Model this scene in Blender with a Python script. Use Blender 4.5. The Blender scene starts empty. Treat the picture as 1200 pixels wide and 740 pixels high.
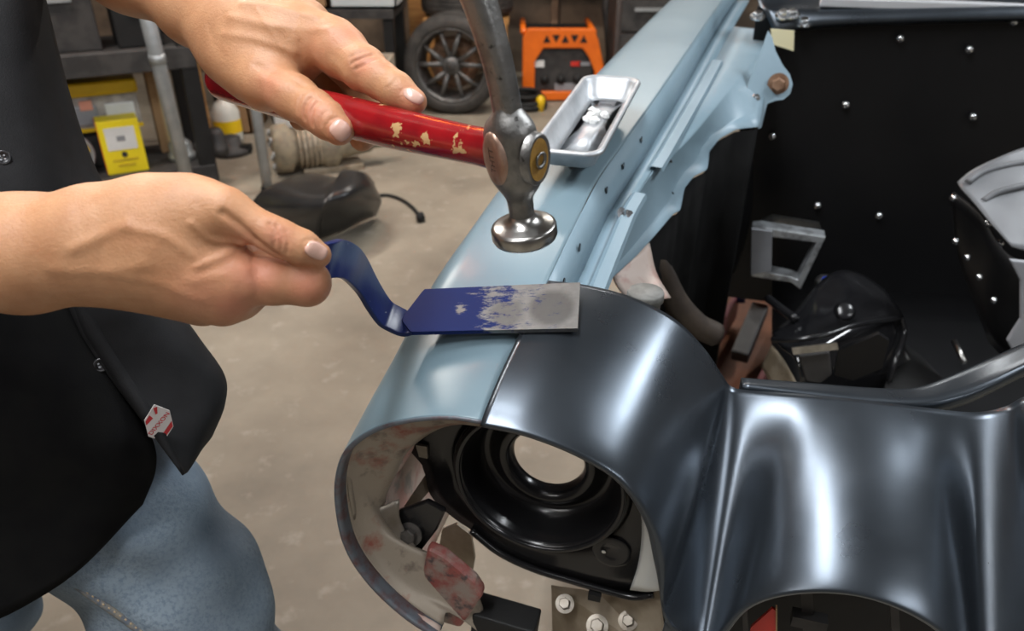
import bpy, bmesh, math, random
import numpy as np
from mathutils import Vector, Matrix
random.seed(7); np.random.seed(7)
scene = bpy.context.scene
COL = scene.collection

# ------------------------------------------------------------------ camera
PITCH = math.radians(29); FPX = 900.0; CAMZ = 1.25
cam_data = bpy.data.cameras.new('camera'); cam = bpy.data.objects.new('camera', cam_data)
COL.objects.link(cam); scene.camera = cam
cam.location = (0, 0, CAMZ); cam.rotation_euler = (math.radians(90) - PITCH, 0, 0)
cam_data.sensor_width = 36; cam_data.lens = 36 * FPX / 1200; cam_data.clip_start = 0.02
cam_data.dof.use_dof = True; cam_data.dof.focus_distance = 0.60; cam_data.dof.aperture_fstop = 8.5

# ------------------------------------------------------------------ light / exposure
world = bpy.data.worlds.new('world'); scene.world = world; world.use_nodes = True
world.node_tree.nodes['Background'].inputs[0].default_value = (0.8, 0.88, 1.0, 1)
world.node_tree.nodes['Background'].inputs[1].default_value = 0.25
scene.view_settings.view_transform = 'Standard'; scene.view_settings.look = 'None'
scene.view_settings.exposure = 0.66; scene.view_settings.gamma = 1.0
scene.view_settings.use_curve_mapping = False
# shop tube lights: x, y, length, heading (deg), watts, colour
TUBES = [(2.1, 1.45, 1.7, 62, 42, (0.90, 0.95, 1.0)),
         (-0.5, 0.1, 1.7, 76, 38, (0.95, 0.97, 1.0)),
         (-1.5, 2.75, 1.5, 60, 40, (1.0, 0.95, 0.88)),
         (2.3, -1.7, 1.5, 0, 24, (0.93, 0.96, 1.0)),
         (0.5, 4.3, 1.5, 0, 32, (1.0, 0.94, 0.86)),
         (-1.9, -1.2, 1.5, 0, 12, (1.0, 0.97, 0.95))]  # last tube is an added front fill, not a known fixture

# ------------------------------------------------------------------ picture geometry helpers
cF = np.array([0, math.cos(PITCH), -math.sin(PITCH)]); cR = np.array([1.0, 0, 0]); cU = np.array([0, math.sin(PITCH), math.cos(PITCH)])
C0 = np.array([0, 0, CAMZ])
def Dv(u, v): return cF + cR * (u - 600) / FPX + cU * (370 - v) / FPX
def P(u, v, d): return C0 + Dv(u, v) * d
def PZ(u, v, z):
    d = Dv(u, v); return C0 + d * ((z - CAMZ) / d[2])
def PY(u, v, y):
    d = Dv(u, v); return C0 + d * (y / d[1])
TH = math.radians(16)
CA = np.array([math.sin(TH), math.cos(TH), 0]); CB = np.array([math.cos(TH), -math.sin(TH), 0]); CZ = np.array([0, 0, 1.0])
CO = P(565, 493, .575)
def K(a, b, z): return CO + CA * a + CB * b + CZ * z          # car frame: rearward, inboard, up
def PA(u, v, a):
    d = Dv(u, v); return C0 + d * ((a + (CO - C0) @ CA) / (d @ CA))
def nrm(x): x = np.asarray(x, float); return x / np.linalg.norm(x)

# ------------------------------------------------------------------ materials
MATS = {}
def mat(name, c1, c2=None, scale=8, rough=.5, metal=0, bump=0, bscale=None, spec=.5, coat=0, sss=0, detail=4,
        lo=.4, hi=.6, c3=None, s3=30, t3=(.62, .66), emit=None, es=0, alpha=None, tint=None, r2=None, stretch=None, ior=None, trans=0):
    if name in MATS: return MATS[name]
    m = bpy.data.materials.new(name); m.use_nodes = True; nt = m.node_tree; N = nt.nodes; L = nt.links
    b = N['Principled BSDF']
    b.inputs['Base Color'].default_value = (*c1, 1); b.inputs['Roughness'].default_value = rough
    b.inputs['Metallic'].default_value = metal; b.inputs['Specular IOR Level'].default_value = spec
    b.inputs['Coat Weight'].default_value = coat; b.inputs['Coat Roughness'].default_value = .15
    if trans: b.inputs['Transmission Weight'].default_value = trans
    if sss:
        b.inputs['Subsurface Weight'].default_value = sss; b.inputs['Subsurface Scale'].default_value = .006
        b.inputs['Subsurface Radius'].default_value = (1, .35, .2)
    if emit: b.inputs['Emission Color'].default_value = (*emit, 1); b.inputs['Emission Strength'].default_value = es
    tc = N.new('ShaderNodeTexCoord'); vec = tc.outputs['Object']
    if stretch:
        mp = N.new('ShaderNodeMapping'); mp.inputs['Scale'].default_value = stretch; L.new(vec, mp.inputs[0]); vec = mp.outputs[0]
    def noise(s, d=4):
        n = N.new('ShaderNodeTexNoise'); n.inputs['Scale'].default_value = s; n.inputs['Detail'].default_value = d
        n.inputs['Roughness'].default_value = .6; L.new(vec, n.inputs['Vector']); return n.outputs['Fac']
    def ramp(fac, p0, p1, a, bb):
        r = N.new('ShaderNodeValToRGB'); r.color_ramp.elements[0].position = p0; r.color_ramp.elements[1].position = p1
        r.color_ramp.elements[0].color = (*a, 1); r.color_ramp.elements[1].color = (*bb, 1); L.new(fac, r.inputs[0]); return r.outputs[0]
    def mix(fac, a, bb):
        x = N.new('ShaderNodeMix'); x.data_type = 'RGBA'; L.new(fac, x.inputs[0])
        for s, q in ((x.inputs[6], a), (x.inputs[7], bb)):
            if isinstance(q, tuple): s.default_value = (*q, 1)
            else: L.new(q, s)
        return x.outputs[2]
    out = None
    if c2: out = ramp(noise(scale, detail), lo, hi, c1, c2)
    if c3: out = mix(ramp(noise(s3, 6), t3[0], t3[1], (0, 0, 0), (1, 1, 1)), out if out else c1, c3)
    if tint:
        at = N.new('ShaderNodeAttribute'); at.attribute_name = 'tint'; out = mix(at.outputs['Fac'], out if out else c1, tint)
    if out: L.new(out, b.inputs['Base Color'])
    if r2 is not None: 
        rr = ramp(noise(scale * 1.7, 5), .35, .65, (rough,) * 3, (r2,) * 3); L.new(rr, b.inputs['Roughness'])
    if bump:
        bp = N.new('ShaderNodeBump'); bp.inputs['Strength'].default_value = bump; bp.inputs['Distance'].default_value = .002
        L.new(noise(bscale or scale * 6, 5), bp.inputs['Height']); L.new(bp.outputs[0], b.inputs['Normal'])
    MATS[name] = m; return m

M_floor = mat('concrete', (.30, .262, .205), (.19, .165, .13), 2.6, .55, bump=.12, bscale=60, lo=.36, hi=.70, c3=(.37, .33, .275), s3=14, t3=(.58, .76), detail=9, spec=.35)
M_wall = mat('old_wall', (.22, .16, .11), (.10, .075, .055), 2.5, .8, bump=.1)
M_wallg = mat('dim_wall', (.16, .15, .14), (.11, .10, .10), 2, .8)
M_ceil = mat('ceiling_paint', (.13, .125, .12), (.10, .095, .09), 2, .8)
M_blue = mat('blue_grey_paint', (.148, .218, .255), (.165, .237, .277), 3, .30, spec=.5, bump=.02, bscale=300, r2=.36)
M_blue_in = mat('blue_inner_paint', (.165, .245, .295), (.20, .285, .34), 4, .42, bump=.04, bscale=60)
M_edp = mat('black_primer_steel', (.084, .098, .115), (.073, .086, .102), 8, .27, metal=.85, spec=.6, bump=.010, bscale=700, r2=.32, c3=(.016, .016, .018), s3=330, t3=(.72, .76))
M_blk = mat('black_paint', (.008, .008, .009), (.013, .013, .014), 12, .22, spec=.5, bump=.02)
M_blkm = mat('black_matte', (.009, .009, .009), (.014, .014, .014), 6, .6, spec=.3)
M_fire = mat('black_satin', (.004, .004, .0045), (.006, .006, .0065), 3, .38, spec=.35)
M_gray = mat('grey_paint', (.27, .28, .30), (.23, .24, .26), 5, .4)
M_worn = mat('worn_red_primer', (.34, .29, .23), (.27, .085, .06), 26, .48, bump=.35, bscale=70, lo=.53, hi=.66, c3=(.13, .105, .09), s3=38, t3=(.56, .70), metal=.25, detail=8)
M_pink = mat('worn_pink_primer', (.55, .44, .38), (.45, .26, .22), 22, .55, bump=.2, lo=.48, hi=.62, c3=(.30, .27, .24), s3=30, t3=(.58, .66))
M_bare = mat('bare_steel', (.30, .27, .23), (.19, .16, .125), 24, .42, metal=.7, bump=.15, lo=.45, hi=.7)
M_tan = mat('tan_metal', (.38, .32, .24), (.24, .19, .13), 14, .5, metal=.3, bump=.1)
M_zinc = mat('zinc', (.70, .72, .74), rough=.25, metal=1)
M_rust = mat('rust', (.15, .075, .04), (.26, .15, .09), 60, .7, bump=.3)
M_steel = mat('worn_tool_steel', (.20, .198, .192), (.31, .305, .295), 45, .32, metal=.95, bump=.22, bscale=420, r2=.42, c3=(.075, .072, .068), s3=150, t3=(.62, .70))
M_polish = mat('polished_steel', (.50, .49, .47), (.34, .33, .31), 40, .28, metal=1, bump=.06, bscale=300)
M_copper = mat('rusted_cheek', (.33, .19, .13), (.50, .36, .29), 60, .38, metal=.7, bump=.15, bscale=200, stretch=(1, 1, .4))
M_red = mat('red_handle_paint', (.27, .006, .009), (.16, .003, .006), 30, .20, spec=.6, coat=.5, bump=.10, bscale=90, c3=(.52, .33, .15), s3=70, t3=(.615, .632), lo=.45, hi=.75)
M_gold = mat('old_wood_end', (.42, .24, .05), (.30, .16, .03), 90, .4, bump=.2)
M_sblue = mat('blue_worn_paint', (.007, .015, .085), (.010, .020, .11), 25, .30, spec=.45, c3=(.32, .34, .37), s3=110, t3=(.68, .70), bump=.06, bscale=120)
M_alu = mat('aluminium', (.48, .50, .52), (.38, .40, .42), 30, .46, metal=.55, bump=.12, bscale=90)
M_skin = mat('skin', (.54, .285, .15), (.43, .205, .10), 45, .46, spec=.4, sss=.08, bump=.28, bscale=520, tint=(.54, .20, .13), lo=.30, hi=.70, detail=7)
M_nail = mat('nail', (.66, .42, .34), (.62, .37, .29), 60, .26, spec=.5)
M_shirt = mat('black_cotton', (.0065, .0065, .0072), (.010, .010, .011), 25, .74, bump=.25, bscale=900, spec=.25)
M_shirt2 = mat('black_knit', (.004, .004, .0045), (.006, .006, .006), 30, .9, bump=.2, bscale=700, spec=.12)
M_denim = mat('denim', (.085, .125, .18), (.29, .35, .395), 5, .85, bump=.6, bscale=420, lo=.30, hi=.70, spec=.15, c3=(.15, .195, .245), s3=260, t3=(.44, .66), detail=6)
M_stitch = mat('stitch', (.40, .30, .18), rough=.8)
M_white = mat('white_plastic', (.70, .71, .70), (.62, .63, .62), 9, .5)
M_yellow = mat('yellow_plastic', (.85, .58, .01), (.78, .50, .01), 6, .4)
M_yelbox = mat('yellow_card', (.86, .70, .01), (.80, .63, .01), 5, .5)
M_orange = mat('orange_paint', (.80, .16, .008), (.70, .13, .006), 7, .4)
M_redp = mat('red_plastic', (.55, .03, .02), rough=.4)
M_card = mat('cardboard', (.36, .22, .11), (.30, .18, .09), 7, .8)
M_wood = mat('wood', (.40, .20, .06), (.28, .13, .035), 6, .6, stretch=(1, 1, 6))
M_tyre = mat('tyre_rubber', (.030, .028, .026), (.055, .050, .045), 14, .75, bump=.2)
M_wheel = mat('dull_alloy', (.16, .16, .16), (.09, .085, .08), 14, .42, metal=.6)
M_pipe = mat('galvanised', (.42, .44, .45), (.34, .36, .37), 12, .4, metal=.5)
M_dark = mat('dark_clutter', (.022, .021, .021), (.045, .042, .04), 12, .6)
M_glow = mat('tube_glow', (1, 1, 1), emit=(1, .97, .93), es=6)

# ------------------------------------------------------------------ object helpers
ROOT = {}
def tag(o, label, cat=None, group=None, kind=None):
    if label: o['label'] = label
    if cat: o['category'] = cat
    if group: o['group'] = group
    if kind: o['kind'] = kind
    return o
def thing(name, base, label, cat, group=None):
    o = bpy.data.objects.new(name, None); COL.objects.link(o); o.location = tuple(float(q) for q in base); o.empty_display_size = .05
    ROOT[o] = np.array(base, float); return tag(o, label, cat, group)
def rootof(p):
    return ROOT.get(p, np.zeros(3))
def mesh(name, V, Fc, m, parent=None, smooth=True, thick=0, offset=-1, bevel=0, sub=0, angle=None, label=None, base=None):
    V = np.asarray(V, float)
    L = rootof(parent) if parent is not None else (np.array(base, float) if base is not None else np.zeros(3))
    me = bpy.data.meshes.new(name); me.from_pydata([tuple(q) for q in (V - L)], [], [tuple(int(i) for i in f) for f in Fc]); me.update()
    me.materials.append(m)
    bm = bmesh.new(); bm.from_mesh(me); bmesh.ops.recalc_face_normals(bm, faces=bm.faces) if False else None
    bm.to_mesh(me); bm.free()
    if smooth: me.polygons.foreach_set('use_smooth', [True] * len(me.polygons))
    o = bpy.data.objects.new(name, me); COL.objects.link(o)
    if parent is not None: o.parent = parent; ROOT[o] = L
    elif base is not None: o.location = tuple(L); ROOT[o] = L
    if thick: s = o.modifiers.new('s', 'SOLIDIFY'); s.thickness = thick; s.offset = offset
    if bevel: s = o.modifiers.new('b', 'BEVEL'); s.width = bevel; s.segments = 2; s.limit_method = 'ANGLE'
    if sub: s = o.modifiers.new('u', 'SUBSURF'); s.levels = sub; s.render_levels = sub
    if angle is not None:
        pass
    if label: o['label'] = label
    return o
class MB:
    def __init__(s): s.V = []; s.F = []
    def add(s, V, Fc):
        n = len(s.V); s.V += [np.asarray(q, float) for q in V]; s.F += [tuple(i + n for i in f) for f in Fc]; return s
    def box(s, c, size, ax=None):
        c = np.asarray(c, float); ax = ax or (np.array([1., 0, 0]), np.array([0, 1., 0]), np.array([0, 0, 1.]))
        V = [c + ax[0] * size[0] / 2 * i + ax[1] * size[1] / 2 * j + ax[2] * size[2] / 2 * k for i in (-1, 1) for j in (-1, 1) for k in (-1, 1)]
        return s.add(V, [(0, 1, 3, 2), (4, 6, 7, 5), (0, 4, 5, 1), (2, 3, 7, 6), (0, 2, 6, 4), (1, 5, 7, 3)])
    def tube(s, pts, r, n=12, cap=True, up=None, flat=1.0):
        pts = [np.asarray(q, float) for q in pts]; rr = [r] * len(pts) if np.isscalar(r) else r
        V = []; prev = None
        for i, q in enumerate(pts):
            t = nrm(pts[min(i + 1, len(pts) - 1)] - pts[max(i - 1, 0)])
            u = np.asarray(up, float) if up is not None else (prev if prev is not None else (np.array([0, 0, 1.]) if abs(t[2]) < .9 else np.array([1., 0, 0])))
            u = nrm(u - t * (u @ t)); w = np.cross(t, u); prev = u
            for k in range(n):
                a = 2 * math.pi * k / n; V.append(q + u * math.cos(a) * rr[i] + w * math.sin(a) * rr[i] * flat)
        Fc = [(i * n + k, i * n + (k + 1) % n, (i + 1) * n + (k + 1) % n, (i + 1) * n + k) for i in range(len(pts) - 1) for k in range(n)]
        if cap: Fc += [tuple(range(n))[::-1], tuple(range((len(pts) - 1) * n, len(pts) * n))]
        return s.add(V, Fc)
    def lathe(s, prof, c, ax, n=48, closed=False, ref=None):
        c = np.asarray(c, float); ax = nrm(ax); u = np.array(ref if ref is not None else ([0, 0, 1.] if abs(ax[2]) < .9 else [1., 0, 0])); u = nrm(u - ax * (u @ ax)); w = np.cross(ax, u)
        V = []
        for r, h in prof:
            for k in range(n):
                a = 2 * math.pi * k / n; V.append(c + ax * h + (u * math.cos(a) + w * math.sin(a)) * r)
        m = len(prof); rng = range(m if closed else m - 1)
        return s.add(V, [(i * n + k, i * n + (k + 1) % n, ((i + 1) % m) * n + (k + 1) % n, ((i + 1) % m) * n + k) for i in rng for k in range(n)])
    def prism(s, poly, ext):
        poly = [np.asarray(q, float) for q in poly]; n = len(poly); ext = np.asarray(ext, float)
        return s.add(poly + [q + ext for q in poly], [tuple(range(n))[::-1], tuple(range(n, 2 * n))] + [(i, (i + 1) % n, n + (i + 1) % n, n + i) for i in range(n)])
    def build(s, name, m, parent=None, smooth=False, **k): return mesh(name, s.V, s.F, m, parent, smooth, **k)

def crom(pts, n):
    """Catmull-Rom through pts (list of arrays), n samples per span."""
    pts = np.asarray(pts, float); out = []
    ext = np.vstack([2 * pts[0] - pts[1], pts, 2 * pts[-1] - pts[-2]])
    for i in range(len(pts) - 1):
        p0, p1, p2, p3 = ext[i:i + 4]
        for k in range(n):
            t = k / n
            out.append(.5 * (2 * p1 + (p2 - p0) * t + (2 * p0 - 5 * p1 + 4 * p2 - p3) * t * t + (3 * p1 - p0 - 3 * p2 + p3) * t ** 3))
    out.append(pts[-1]); return np.array(out)
def patch(G, nr=6, nc=6):
    """smooth surface through a control grid G[row][col] of 3-D points"""
    R = [crom(row, nc) for row in G]; R = np.array(R)
    Cc = np.array([crom(R[:, j], nr) for j in range(R.shape[1])]).transpose(1, 0, 2)
    h, w = Cc.shape[:2]
    Fc = [(i * w + j, i * w + j + 1, (i + 1) * w + j + 1, (i + 1) * w + j) for i in range(h - 1) for j in range(w - 1)]
    return Cc.reshape(-1, 3), Fc
def resample(poly, n):
    poly = np.asarray(poly, float); s = np.r_[0, np.cumsum(np.linalg.norm(np.diff(poly, axis=0), axis=1))]
    t = np.linspace(0, s[-1], n); return np.array([np.interp(t, s, poly[:, k]) for k in range(poly.shape[1])]).T

# ---- signed-distance modelling: tapered capsules blended smoothly, meshed with surface nets
def d_cap(X, a, b, r0, r1):
    ba = b - a; pa = X - a; h = np.clip((pa @ ba) / max(ba @ ba, 1e-12), 0, 1)
    return np.linalg.norm(pa - h[:, None] * ba, axis=1) - (r0 + (r1 - r0) * h)
def smin(a, b, k):
    h = np.clip(.5 + .5 * (b - a) / k, 0, 1); return b + (a - b) * h - k * h * (1 - h)
def sdf_groups(groups):
    groups = [(gk, [(np.asarray(a, float), np.asarray(b, float), r0, r1, k) for a, b, r0, r1, k in pr]) for gk, pr in groups]
    def f(X):
        tot = None
        for gk, pr in groups:
            d = None
            for a, b, r0, r1, k in pr:
                q = d_cap(X, a, b, r0, r1); d = q if d is None else smin(d, q, k)
            tot = d if tot is None else smin(tot, d, gk)
        return tot
    return f
def nets(f, lo, hi, h):
    lo = np.asarray(lo, float); n = np.ceil((np.asarray(hi) - lo) / h / 8).astype(int) * 8 + 1
    nb = (n - 1) // 8
    bc = np.stack(np.meshgrid(*[lo[k] + (np.arange(nb[k]) + .5) * 8 * h for k in range(3)], indexing='ij'), -1).reshape(-1, 3)
    sb = f(bc).reshape(nb); act = np.abs(sb) < 8 * h * .5 * 1.75 * 1.35 + .002
    S = np.repeat(np.repeat(np.repeat(np.sign(sb) * 1.0, 8, 0), 8, 1), 8, 2); S = np.pad(S, ((0, 1),) * 3, mode='edge')
    am = np.zeros(n, bool)
    for i, j, k in np.argwhere(act): am[i * 8:i * 8 + 9, j * 8:j * 8 + 9, k * 8:k * 8 + 9] = True
    idx = np.argwhere(am)
    for c in range(0, len(idx), 200000):
        q = idx[c:c + 200000]; S[q[:, 0], q[:, 1], q[:, 2]] = f(lo + q * h)
    cs = tuple(n - 1); acc = np.zeros(cs + (3,)); cnt = np.zeros(cs)
    edges = []
    for ax in range(3):
        sl0 = [slice(None)] * 3; sl1 = [slice(None)] * 3; sl0[ax] = slice(0, -1); sl1[ax] = slice(1, None)
        a = S[tuple(sl0)]; b = S[tuple(sl1)]; e = np.argwhere((a < 0) != (b < 0))
        s0 = a[e[:, 0], e[:, 1], e[:, 2]]; s1 = b[e[:, 0], e[:, 1], e[:, 2]]
        p = e.astype(float); p[:, ax] += s0 / (s0 - s1)
        o1, o2 = [k for k in range(3) if k != ax]
        ok = (e[:, o1] > 0) & (e[:, o2] > 0) & (e[:, o1] < n[o1] - 1) & (e[:, o2] < n[o2] - 1)
        for d1 in (0, 1):
            for d2 in (0, 1):
                c = e.copy(); c[:, o1] -= d1; c[:, o2] -= d2
                g = (c >= 0).all(1) & (c < np.array(cs)).all(1)
                np.add.at(acc, tuple(c[g].T), p[g]); np.add.at(cnt, tuple(c[g].T), 1)
        edges.append((ax, o1, o2, e[ok], s0[ok]))
    used = cnt > 0; vid = -np.ones(cs, int); vid[used] = np.arange(used.sum())
    V = lo + acc[used] / cnt[used][:, None] * h
    Fc = []
    for ax, o1, o2, e, s0 in edges:
        def c(d1, d2):
            q = e.copy(); q[:, o1] -= d1; q[:, o2] -= d2; return vid[tuple(q.T)]
        Q = np.stack([c(1, 1), c(0, 1), c(0, 0), c(1, 0)], 1)
        flip = (s0 >= 0) ^ (ax == 1)
        Q[flip] = Q[flip][:, ::-1]; Fc.append(Q)
    return V, np.vstack(Fc)
def march(f, u, v, d0=.2, d1=1.2):
    """first point of the surface f on the view line of a photo pixel"""
    D = Dv(u, v); L = np.linalg.norm(D); t = d0
    for _ in range(200):
        s = f((C0 + D * t)[None])[0]
        if s < 2e-5: break
        t += s / L * .8
        if t > d1: return None
    return C0 + D * t
def relax(V, Fc, it=3, lam=.5):
    Fc = np.asarray(Fc); E = np.vstack([Fc[:, [0, 1]], Fc[:, [1, 2]], Fc[:, [2, 3]], Fc[:, [3, 0]]])
    E = np.vstack([E, E[:, ::-1]]); deg = np.bincount(E[:, 0], minlength=len(V))[:, None]
    for _ in range(it):
        S = np.stack([np.bincount(E[:, 0], V[E[:, 1], k], minlength=len(V)) for k in range(3)], 1); V = V + lam * (S / np.maximum(deg, 1) - V)
    return V
def grad(f, X, e=4e-4):
    g = np.stack([f(X + np.eye(3)[k] * e) - f(X - np.eye(3)[k] * e) for k in range(3)], 1)
    return g / np.maximum(np.linalg.norm(g, axis=1, keepdims=True), 1e-9)
def seg_d(X, poly):
    return np.min([d_cap(X, poly[i], poly[i + 1], 0, 0) for i in range(len(poly) - 1)], axis=0)

# ================================================================== SETTING
def struct(o): o['kind'] = 'structure'; return o
RX0, RX1, RY0, RY1, RZ = -3.6, 4.4, -2.6, 6.2, 2.9
struct(MB().box((.4, 1.8, -.05), (8, 8.8, .1)).build('floor', M_floor))
struct(MB().box((.4, RY1 + .05, RZ / 2), (8, .1, RZ)).build('wall_back', M_wall))
struct(MB().box((RX0 - .05, 1.8, RZ / 2), (.1, 8.8, RZ)).build('wall_left', M_wallg))
struct(MB().box((RX1 + .05, 1.8, RZ / 2), (.1, 8.8, RZ)).build('wall_right', M_wallg))
struct(MB().box((.4, RY0 - .05, RZ / 2), (8, .1, RZ)).build('wall_front', M_wallg))
struct(MB().box((.4, 1.8, RZ + .05), (8, 8.8, .1)).build('ceiling', M_ceil))
for i, (x, y, ln, hd, w, colr) in enumerate(TUBES):
    h = math.radians(hd); ax = (np.array([math.cos(h), math.sin(h), 0]), np.array([-math.sin(h), math.cos(h), 0]), np.array([0, 0, 1.]))
    places = ['beyond the engine bay', 'above the mechanic and fender nose', 'above the storage rack', 'in the front corner past the nose panel', 'above the tyres by the back wall', 'in the front corner behind the mechanic, added as front fill']
    t = thing('shop_light', (x, y, RZ), 'white tube light fixture on the ceiling ' + places[i], 'lamp')
    MB().box((x, y, RZ - .03), (ln, .26, .06), ax).build('housing', M_white, t)
    for s in (-1, 1):
        c = np.array([x, y, RZ - .075]) + ax[1] * s * .07
        MB().tube([c - ax[0] * ln * .48, c + ax[0] * ln * .48], .013).build('tube', M_glow, t, True)
    ld = bpy.data.lights.new('shop_light_glow', 'AREA'); ld.shape = 'RECTANGLE'; ld.size = ln; ld.size_y = .24; ld.energy = w; ld.color = colr
    lo = bpy.data.objects.new('shop_light_glow', ld); COL.objects.link(lo); lo.location = (x, y, RZ - .10); lo.rotation_euler = (0, 0, h)

# glowing infrared heater bar hung near the ceiling
hb_ = thing('infrared_heater', (-.72, 3.0, RZ), 'orange glowing infrared heater bar hanging from the ceiling', 'heater')
MB().box((-.72, 3.0, RZ - .06), (.16, .6, .06)).build('reflector', M_pipe, hb_); MB().tube([(-.72, 2.72, RZ - .11), (-.72, 3.28, RZ - .11)], .012).build('element', mat('heater_glow', (1, .3, .05), emit=(1, .22, .03), es=110), hb_, True)
for y in (2.8, 3.2): MB().tube([(-.72, y, RZ - .03), (-.72, y, RZ)], .008, 8).build('hanger', M_pipe, hb_)

# ================================================================== CAR
car = thing('classic_car', K(.7, .35, -CO[2]), 'stripped classic car front with blue-grey fender and bare black nose panel', 'car')
ZT = [(0, 0.0), (.04, .012), (.09, .026), (.165, .038), (.28, .048), (.42, .057), (.62, .070), (.95, .090), (1.30, .106), (1.62, .118), (1.95, .128)]
def zt(a): return float(np.interp(a, [q[0] for q in ZT], [q[1] for q in ZT]))
def bin_(a): return float(np.interp(a, [0, .165, .42, .62, .95, 1.62, 1.95], [0, .008, .010, .028, .052, .092, .112]))
def bout(a): return float(np.interp(a, [.165, .42, .62, .95, 1.62, 1.95], [-.088, -.090, -.088, -.068, -.030, -.012]))
# outer skin: rows along the car, columns from the inner edge over the crest and down the side
rim = [(0, 0), (-.024, -.001), (-.052, -.008), (-.082, -.021), (-.105, -.038), (-.122, -.059), (-.132, -.087), (-.136, -.117), (-.135, -.156), (-.126, -.188), (-.107, -.218), (-.080, -.244), (-.050, -.262)]
side = [(-.142, -.12), (-.146, -.20), (-.146, -.28), (-.142, -.36), (-.14, -.44)]
rows = []
rows.append([K(.0, b, z) for b, z in rim])
def blend(a, w):
    out = []
    sec = section(a)
    for j, (b, z) in enumerate(rim):
        g = 1 + .02 * w
        out.append(((b * g) * (1 - w) + sec[j][0] * w, (z + zt(a) * (1 - w)) * (1 - w) + sec[j][1] * w))
    return [K(a, b, z) for b, z in out]
def section(a):
    bi, bo, z = bin_(a), bout(max(a, .165)), zt(a)
    w = bi - bo
    return [(bi, z - .002), (bi - .22 * w, z), (bi - .5 * w, z), (bi - .75 * w, z - .001), (bo + .004, z - .004), (bo - .010, z - .013), (bo - .021, z - .032), (bo - .029, z - .062),
            (bo - .035, z - .11), (bo - .040, z - .17), (bo - .043, z - .24), (bo - .044, z - .31), (bo - .044, z - .40)]
for a, w in ((.012, .0), (.045, .22), (.09, .55), (.165, 1)): rows.append(blend(a, w))
for a in (.28, .42, .62, .95, 1.30, 1.62, 1.95): rows.append([K(a, b, z) for b, z in section(a)])
V, Fc = patch(rows, 6, 5)
V = np.asarray(V); q_ = Fc[len(Fc) // 2 * 0 + 200]
if np.cross(V[q_[1]] - V[q_[0]], V[q_[2]] - V[q_[0]])[2] < 0: Fc = [f_[::-1] for f_ in Fc]
fender = mesh('fender', V, Fc, M_blue, car, thick=.0012, label='blue-grey painted fender')
fender.data.materials.append(M_pink); fender.modifiers['s'].material_offset = 1; fender.modifiers['s'].material_offset_rim = 0
# lip rolled into the lamp opening
lip0 = crom([K(0, b, z) for b, z in rim], 5); cl = np.array([.008, -.142])
def lipin(b, z, s, a):
    q = np.array([b, z]) - cl; q *= (1 - s / np.linalg.norm(q)); return K(a, *(q + cl))
lips = [[K(-.0006, b, z) for b, z in rim], [lipin(b, z, .0035, -.0006) for b, z in rim], [lipin(b, z, .005, .004) for b, z in rim], [lipin(b, z, .0045, .016) for b, z in rim]]
V, Fc = patch(lips, 2, 5); mesh('rim_lip', V, Fc, mat('worn_rim', (.13, .15, .175), (.12, .055, .05), 70, .45, lo=.45, hi=.70, metal=.3, detail=8), fender, thick=.001, label='worn dark edge of the lamp opening')
# worn bare-metal lining behind the rim
inner_px = [(562, 499), (535, 496), (512, 500), (490, 512), (470, 530), (458, 555), (447, 580), (446, 602), (470, 632), (508, 652), (545, 682), (560, 712), (572, 750)]
lin = [[lipin(b, z, .004, .012) for b, z in rim], [lipin(b, z, .012, .024) for b, z in rim], [PA(u, v, .040) for u, v in inner_px], [PA(u + 6, v + 2, .055) for u, v in inner_px]]
V, Fc = patch(lin, 4, 5); mesh('rim_lining', V, Fc, M_worn, fender, thick=.001, label='bare metal and red primer lining')
# gutter wall, ledge and inner flange along the engine bay
n = 36
top = [(638, 328), (668, 271), (703, 207), (728, 176), (753, 147), (778, 112), (800, 80), (826, 42), (850, 6), (856, -4)]
Tp = np.array([K(a, bin_(a), zt(a) - .002) for a in np.linspace(.15, 1.93, n)])
W1 = np.array([K(a, bin_(a) + .010 + .004 * math.sin(a * 3), zt(a) - .046) for a in np.linspace(.15, 1.93, n)])
L2 = np.array([K(a, bin_(a) + .030 + .006 * a, zt(a) - .047) for a in np.linspace(.15, 1.93, n)])
def strip(rows_, k): 
    h = len(rows_); w = len(rows_[0]); return np.vstack(rows_), [(i * w + j, i * w + j + 1, (i + 1) * w + j + 1, (i + 1) * w + j) for i in range(h - 1) for j in range(w - 1)]
V, Fc = strip([Tp, Tp * .3 + W1 * .7 + np.array([0, 0, .002]), W1], 0); mesh('gutter_wall', V, Fc, M_blue_in, fender, thick=.001)
V, Fc = strip([W1, L2], 0); mesh('gutter_ledge', V, Fc, M_blue_in, fender, thick=.0015)
# raised strips on the ledge
for a0, a1 in ((.20, .47), (.56, 1.15)):
    mb = MB(); aa = np.linspace(a0, a1, 10)
    R0 = [K(a, bin_(a) + .026 + .006 * a, zt(a) - .042) for a in aa]; R1 = [K(a, bin_(a) + .030 + .006 * a, zt(a) - .040) for a in aa]; R2 = [K(a, bin_(a) + .040 + .010 * a, zt(a) - .041) for a in aa]; R3 = [K(a, bin_(a) + .042 + .010 * a, zt(a) - .046) for a in aa]
    V, Fc = strip([R0, R1, R2, R3], 0); mesh('ledge_rib', V, Fc, M_blue_in, fender, False, thick=.001)
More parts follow.
